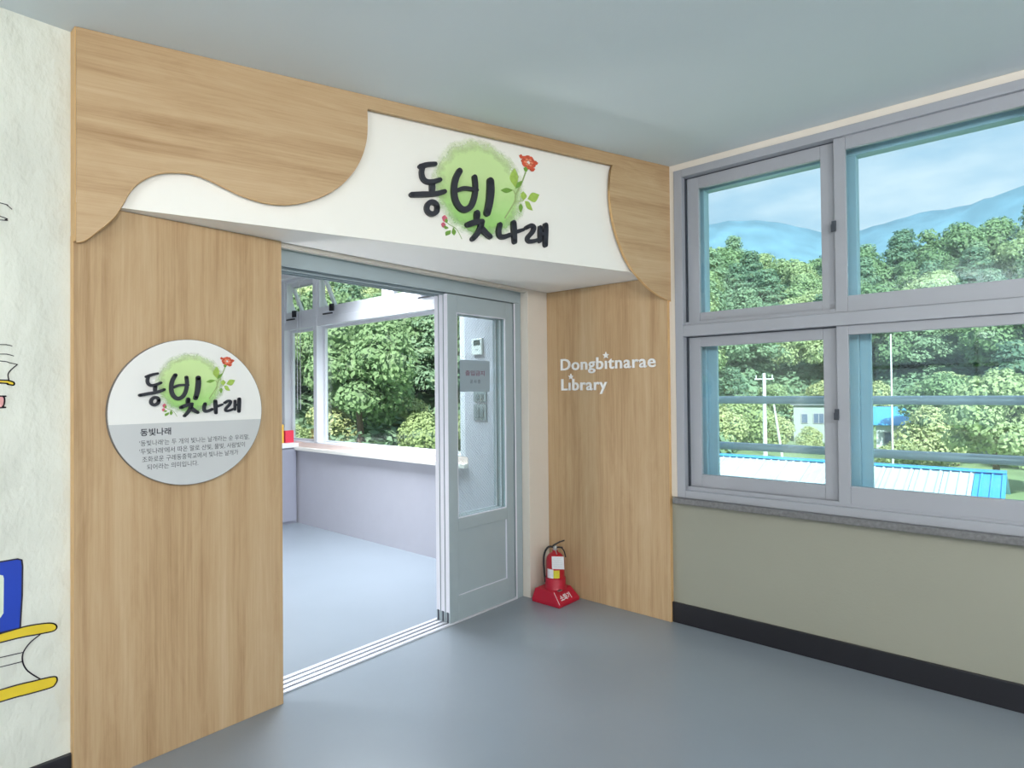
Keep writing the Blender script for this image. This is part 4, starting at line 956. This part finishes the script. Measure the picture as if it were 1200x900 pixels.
# undergrowth between the crowns: leaf clumps nobody could count
rs2 = random.Random(77); bl_ = []
for t in range(1900):
    seg = (22, 93)
    a = rs2.uniform(*seg); r_ = math.sqrt(rs2.uniform(46**2, 152**2))
    if r_ < r0(a)-2: continue
    x, y = pol(a, r_); q = rs2.uniform(1.3, 2.6); bl_.append(((x, y, gh_(r_, a)+0.4), (q*1.3, q*1.3, q*0.9)))
V, F_ = leaf_cloud(bl_, 28, 0.42, 99)
mi = [0]*len(F_)
for c, r_ in bl_:
    v2, f2 = ico(c, r_); b = len(V); V += v2; F_ += [tuple(i+b for i in f) for f in f2]; mi += [1]*len(f2)
o = bpy.data.objects.new('undergrowth', mesh_of('undergrowth', V, F_, [m_leafB, m_core], mi)); COL.objects.link(o)
tag(o, 'dense green undergrowth filling the gaps between the slope trees', 'undergrowth', kind='stuff')
# ------------------------------------------------------------------ houses
def house(name, a0_, a1_, d, ztop, wallm, roofm, wins, label, flat=False, depth=7):
    xa, ya = pol(a0_, d); xb, yb_ = pol(a1_, d); P0 = Vector((xa, ya, 0)); P1 = Vector((xb, yb_, 0)); e1 = (P1-P0).normalized(); L = (P1-P0).length
    e2 = Vector((-e1.y, e1.x, 0)); mid = (P0+P1)/2
    if e2.dot(mid) < 0: e2 = -e2
    t = thing(name, (mid+e2*depth/2+Vector((0, 0, GZ)))[:], label, 'house')
    F = lambda u, v, dd: P0+e1*u+e2*dd+Vector((0, 0, v))
    MB().prism([(0, GZ), (L, GZ), (L, ztop), (0, ztop)], F, 0, depth).build('wall', wallm, t)
    if flat:
        MB().prism([(-0.3, ztop), (L+0.3, ztop), (L+0.3, ztop+0.25), (-0.3, ztop+0.25)], F, -0.3, depth+0.3).build('roof', roofm, t)
    else:
        MB().add([F(-0.4, ztop-0.1, -0.5), F(L+0.4, ztop-0.1, -0.5), F(L+0.4, ztop-0.1, depth+0.5), F(-0.4, ztop-0.1, depth+0.5), F(-0.4, ztop+1.3, depth/2), F(L+0.4, ztop+1.3, depth/2)], [(0, 1, 5, 4), (2, 3, 4, 5), (0, 4, 3), (1, 2, 5), (0, 3, 2, 1)]).build('roof', roofm, t)
    for (u0, u1, v0, v1) in wins:
        w_ = MB().prism([(u0, v0), (u1, v0), (u1, v1), (u0, v1)], F, -0.08, 0.05).build('window', m_pvc, t)
        n2 = 2 if u1-u0 > 0.8 else 1
        for k in range(n2):
            c0_ = u0+0.08+(u1-u0-0.08)*k/n2; c1_ = u0+(u1-u0-0.08)*(k+1)/n2
            MB().prism([(c0_, v0+0.08), (c1_, v0+0.08), (c1_, v1-0.08), (c0_, v1-0.08)], F, -0.11, -0.08).build('pane', m_hwin, w_)
house('house', 73.9, 79.2, 74, -0.45, m_houseg, m_hroof, [(0.75, 1.45, -2.45, -1.35), (1.95, 3.05, -2.45, -1.30), (4.6, 5.4, -2.4, -1.35)], 'grey-green house with three small windows behind the safety rail', True)
house('house', 80.0, 82.8, 58, -1.55, m_house, m_roofb, [(0.5, 1.3, -3.2, -2.2)], 'small white house with a blue roof right of the window mullion')
house('house', 86.6, 89.2, 66, 0.2, m_houseg, m_hroof, [(0.5, 1.5, -1.6, -0.7)], 'grey house half hidden by trees at the right edge', True)
# blue roofed shed close by
sh = thing('shed', (29.5, 8, GZ), 'long low shed with ribbed blue metal roof coloured white for sun glare below the window', 'shed')
yA, yB, xe, xr2, ze, zr = 0.95, 19.95, 26.6, 30.2, -3.25, -2.0
MB().box(xe+0.4, xr2+3.2, yA+0.3, yB-0.3, GZ-0.2, ze+0.05).build('wall', m_house, sh)
MB().add([(xe+0.3, yA+0.3, ze), (xr2, yA+0.3, zr-0.08), (xr2+3.3, yA+0.3, ze), (xe+0.3, yA+0.35, ze), (xr2, yA+0.35, zr-0.08), (xr2+3.3, yA+0.35, ze)], [(0, 1, 2), (3, 5, 4), (0, 3, 4, 1), (1, 4, 5, 2)]).build('gable', m_white, sh)
slp = (zr-ze)/(xr2-xe)
k = 0; y = yA
while y < yB-0.01:
    for side in (0, 1):
        m = MB()
        X0, X1 = (xe, xr2) if side == 0 else (xr2+3.6, xr2)
        m.add([(X0, y, ze), (X1, y, zr), (X1, y+0.98, zr), (X0, y+0.98, ze), (X0, y, ze-0.04), (X1, y, zr-0.04), (X1, y+0.98, zr-0.04), (X0, y+0.98, ze-0.04)], [(0, 1, 2, 3), (4, 7, 6, 5), (0, 4, 5, 1), (3, 2, 6, 7), (0, 3, 7, 4)])
        for q in (0.05, 0.38, 0.71):
            a, b, h = y+q, y+q+0.09, 0.06
            m.add([(X0, a, ze), (X1, a, zr), (X1, b, zr), (X0, b, ze), (X0, a+0.02, ze+h), (X1, a+0.02, zr+h), (X1, b-0.02, zr+h), (X0, b-0.02, ze+h)], [(0, 1, 5, 4), (3, 7, 6, 2), (4, 5, 6, 7), (0, 4, 7, 3)])
        m.build('roof_sheet', m_roofb if k == 0 else m_roofglare, sh)
    y += 1.0; k += 1
MB().box(xr2-0.22, xr2+0.22, yA, yB, zr+0.02, zr+0.10).build('ridge_cap', m_roofb, sh)
MB().box(xe-0.02, xe+0.04, yA, yB, ze-0.14, ze).build('eave_trim', m_roofb, sh)
# poles
def pole(a, d, ztop, r_, label, cross=False, lean=0.0):
    x, y = pol(a, d); t = thing('utility_pole', (x, y, GZ), label, 'pole')
    MB().tube([(x, y, GZ-0.3), (x+lean, y-lean, ztop)], [r_*1.2, r_*0.85], 10).build('shaft', m_pole, t)
    if cross:
        MB().box(x-0.05, x+0.05, y-0.7, y+0.7, ztop-0.5, ztop-0.4).build('crossarm', m_pole, t)
        for q in (-0.6, 0.0, 0.6): MB().tube([(x, y+q, ztop-0.4), (x, y+q, ztop-0.15)], 0.05, 8).build('insulator', m_house, t)
pole(71.6, 50, 2.6, 0.15, 'pale concrete utility pole with crossarm in front of the wooded slope', True)
pole(73.0, 56, 0.05, 0.10, 'thinner leaning pole right of the concrete utility pole', False, -0.5)
pole(81.1, 40, 4.4, 0.05, 'thin white mast right of the window mullion')
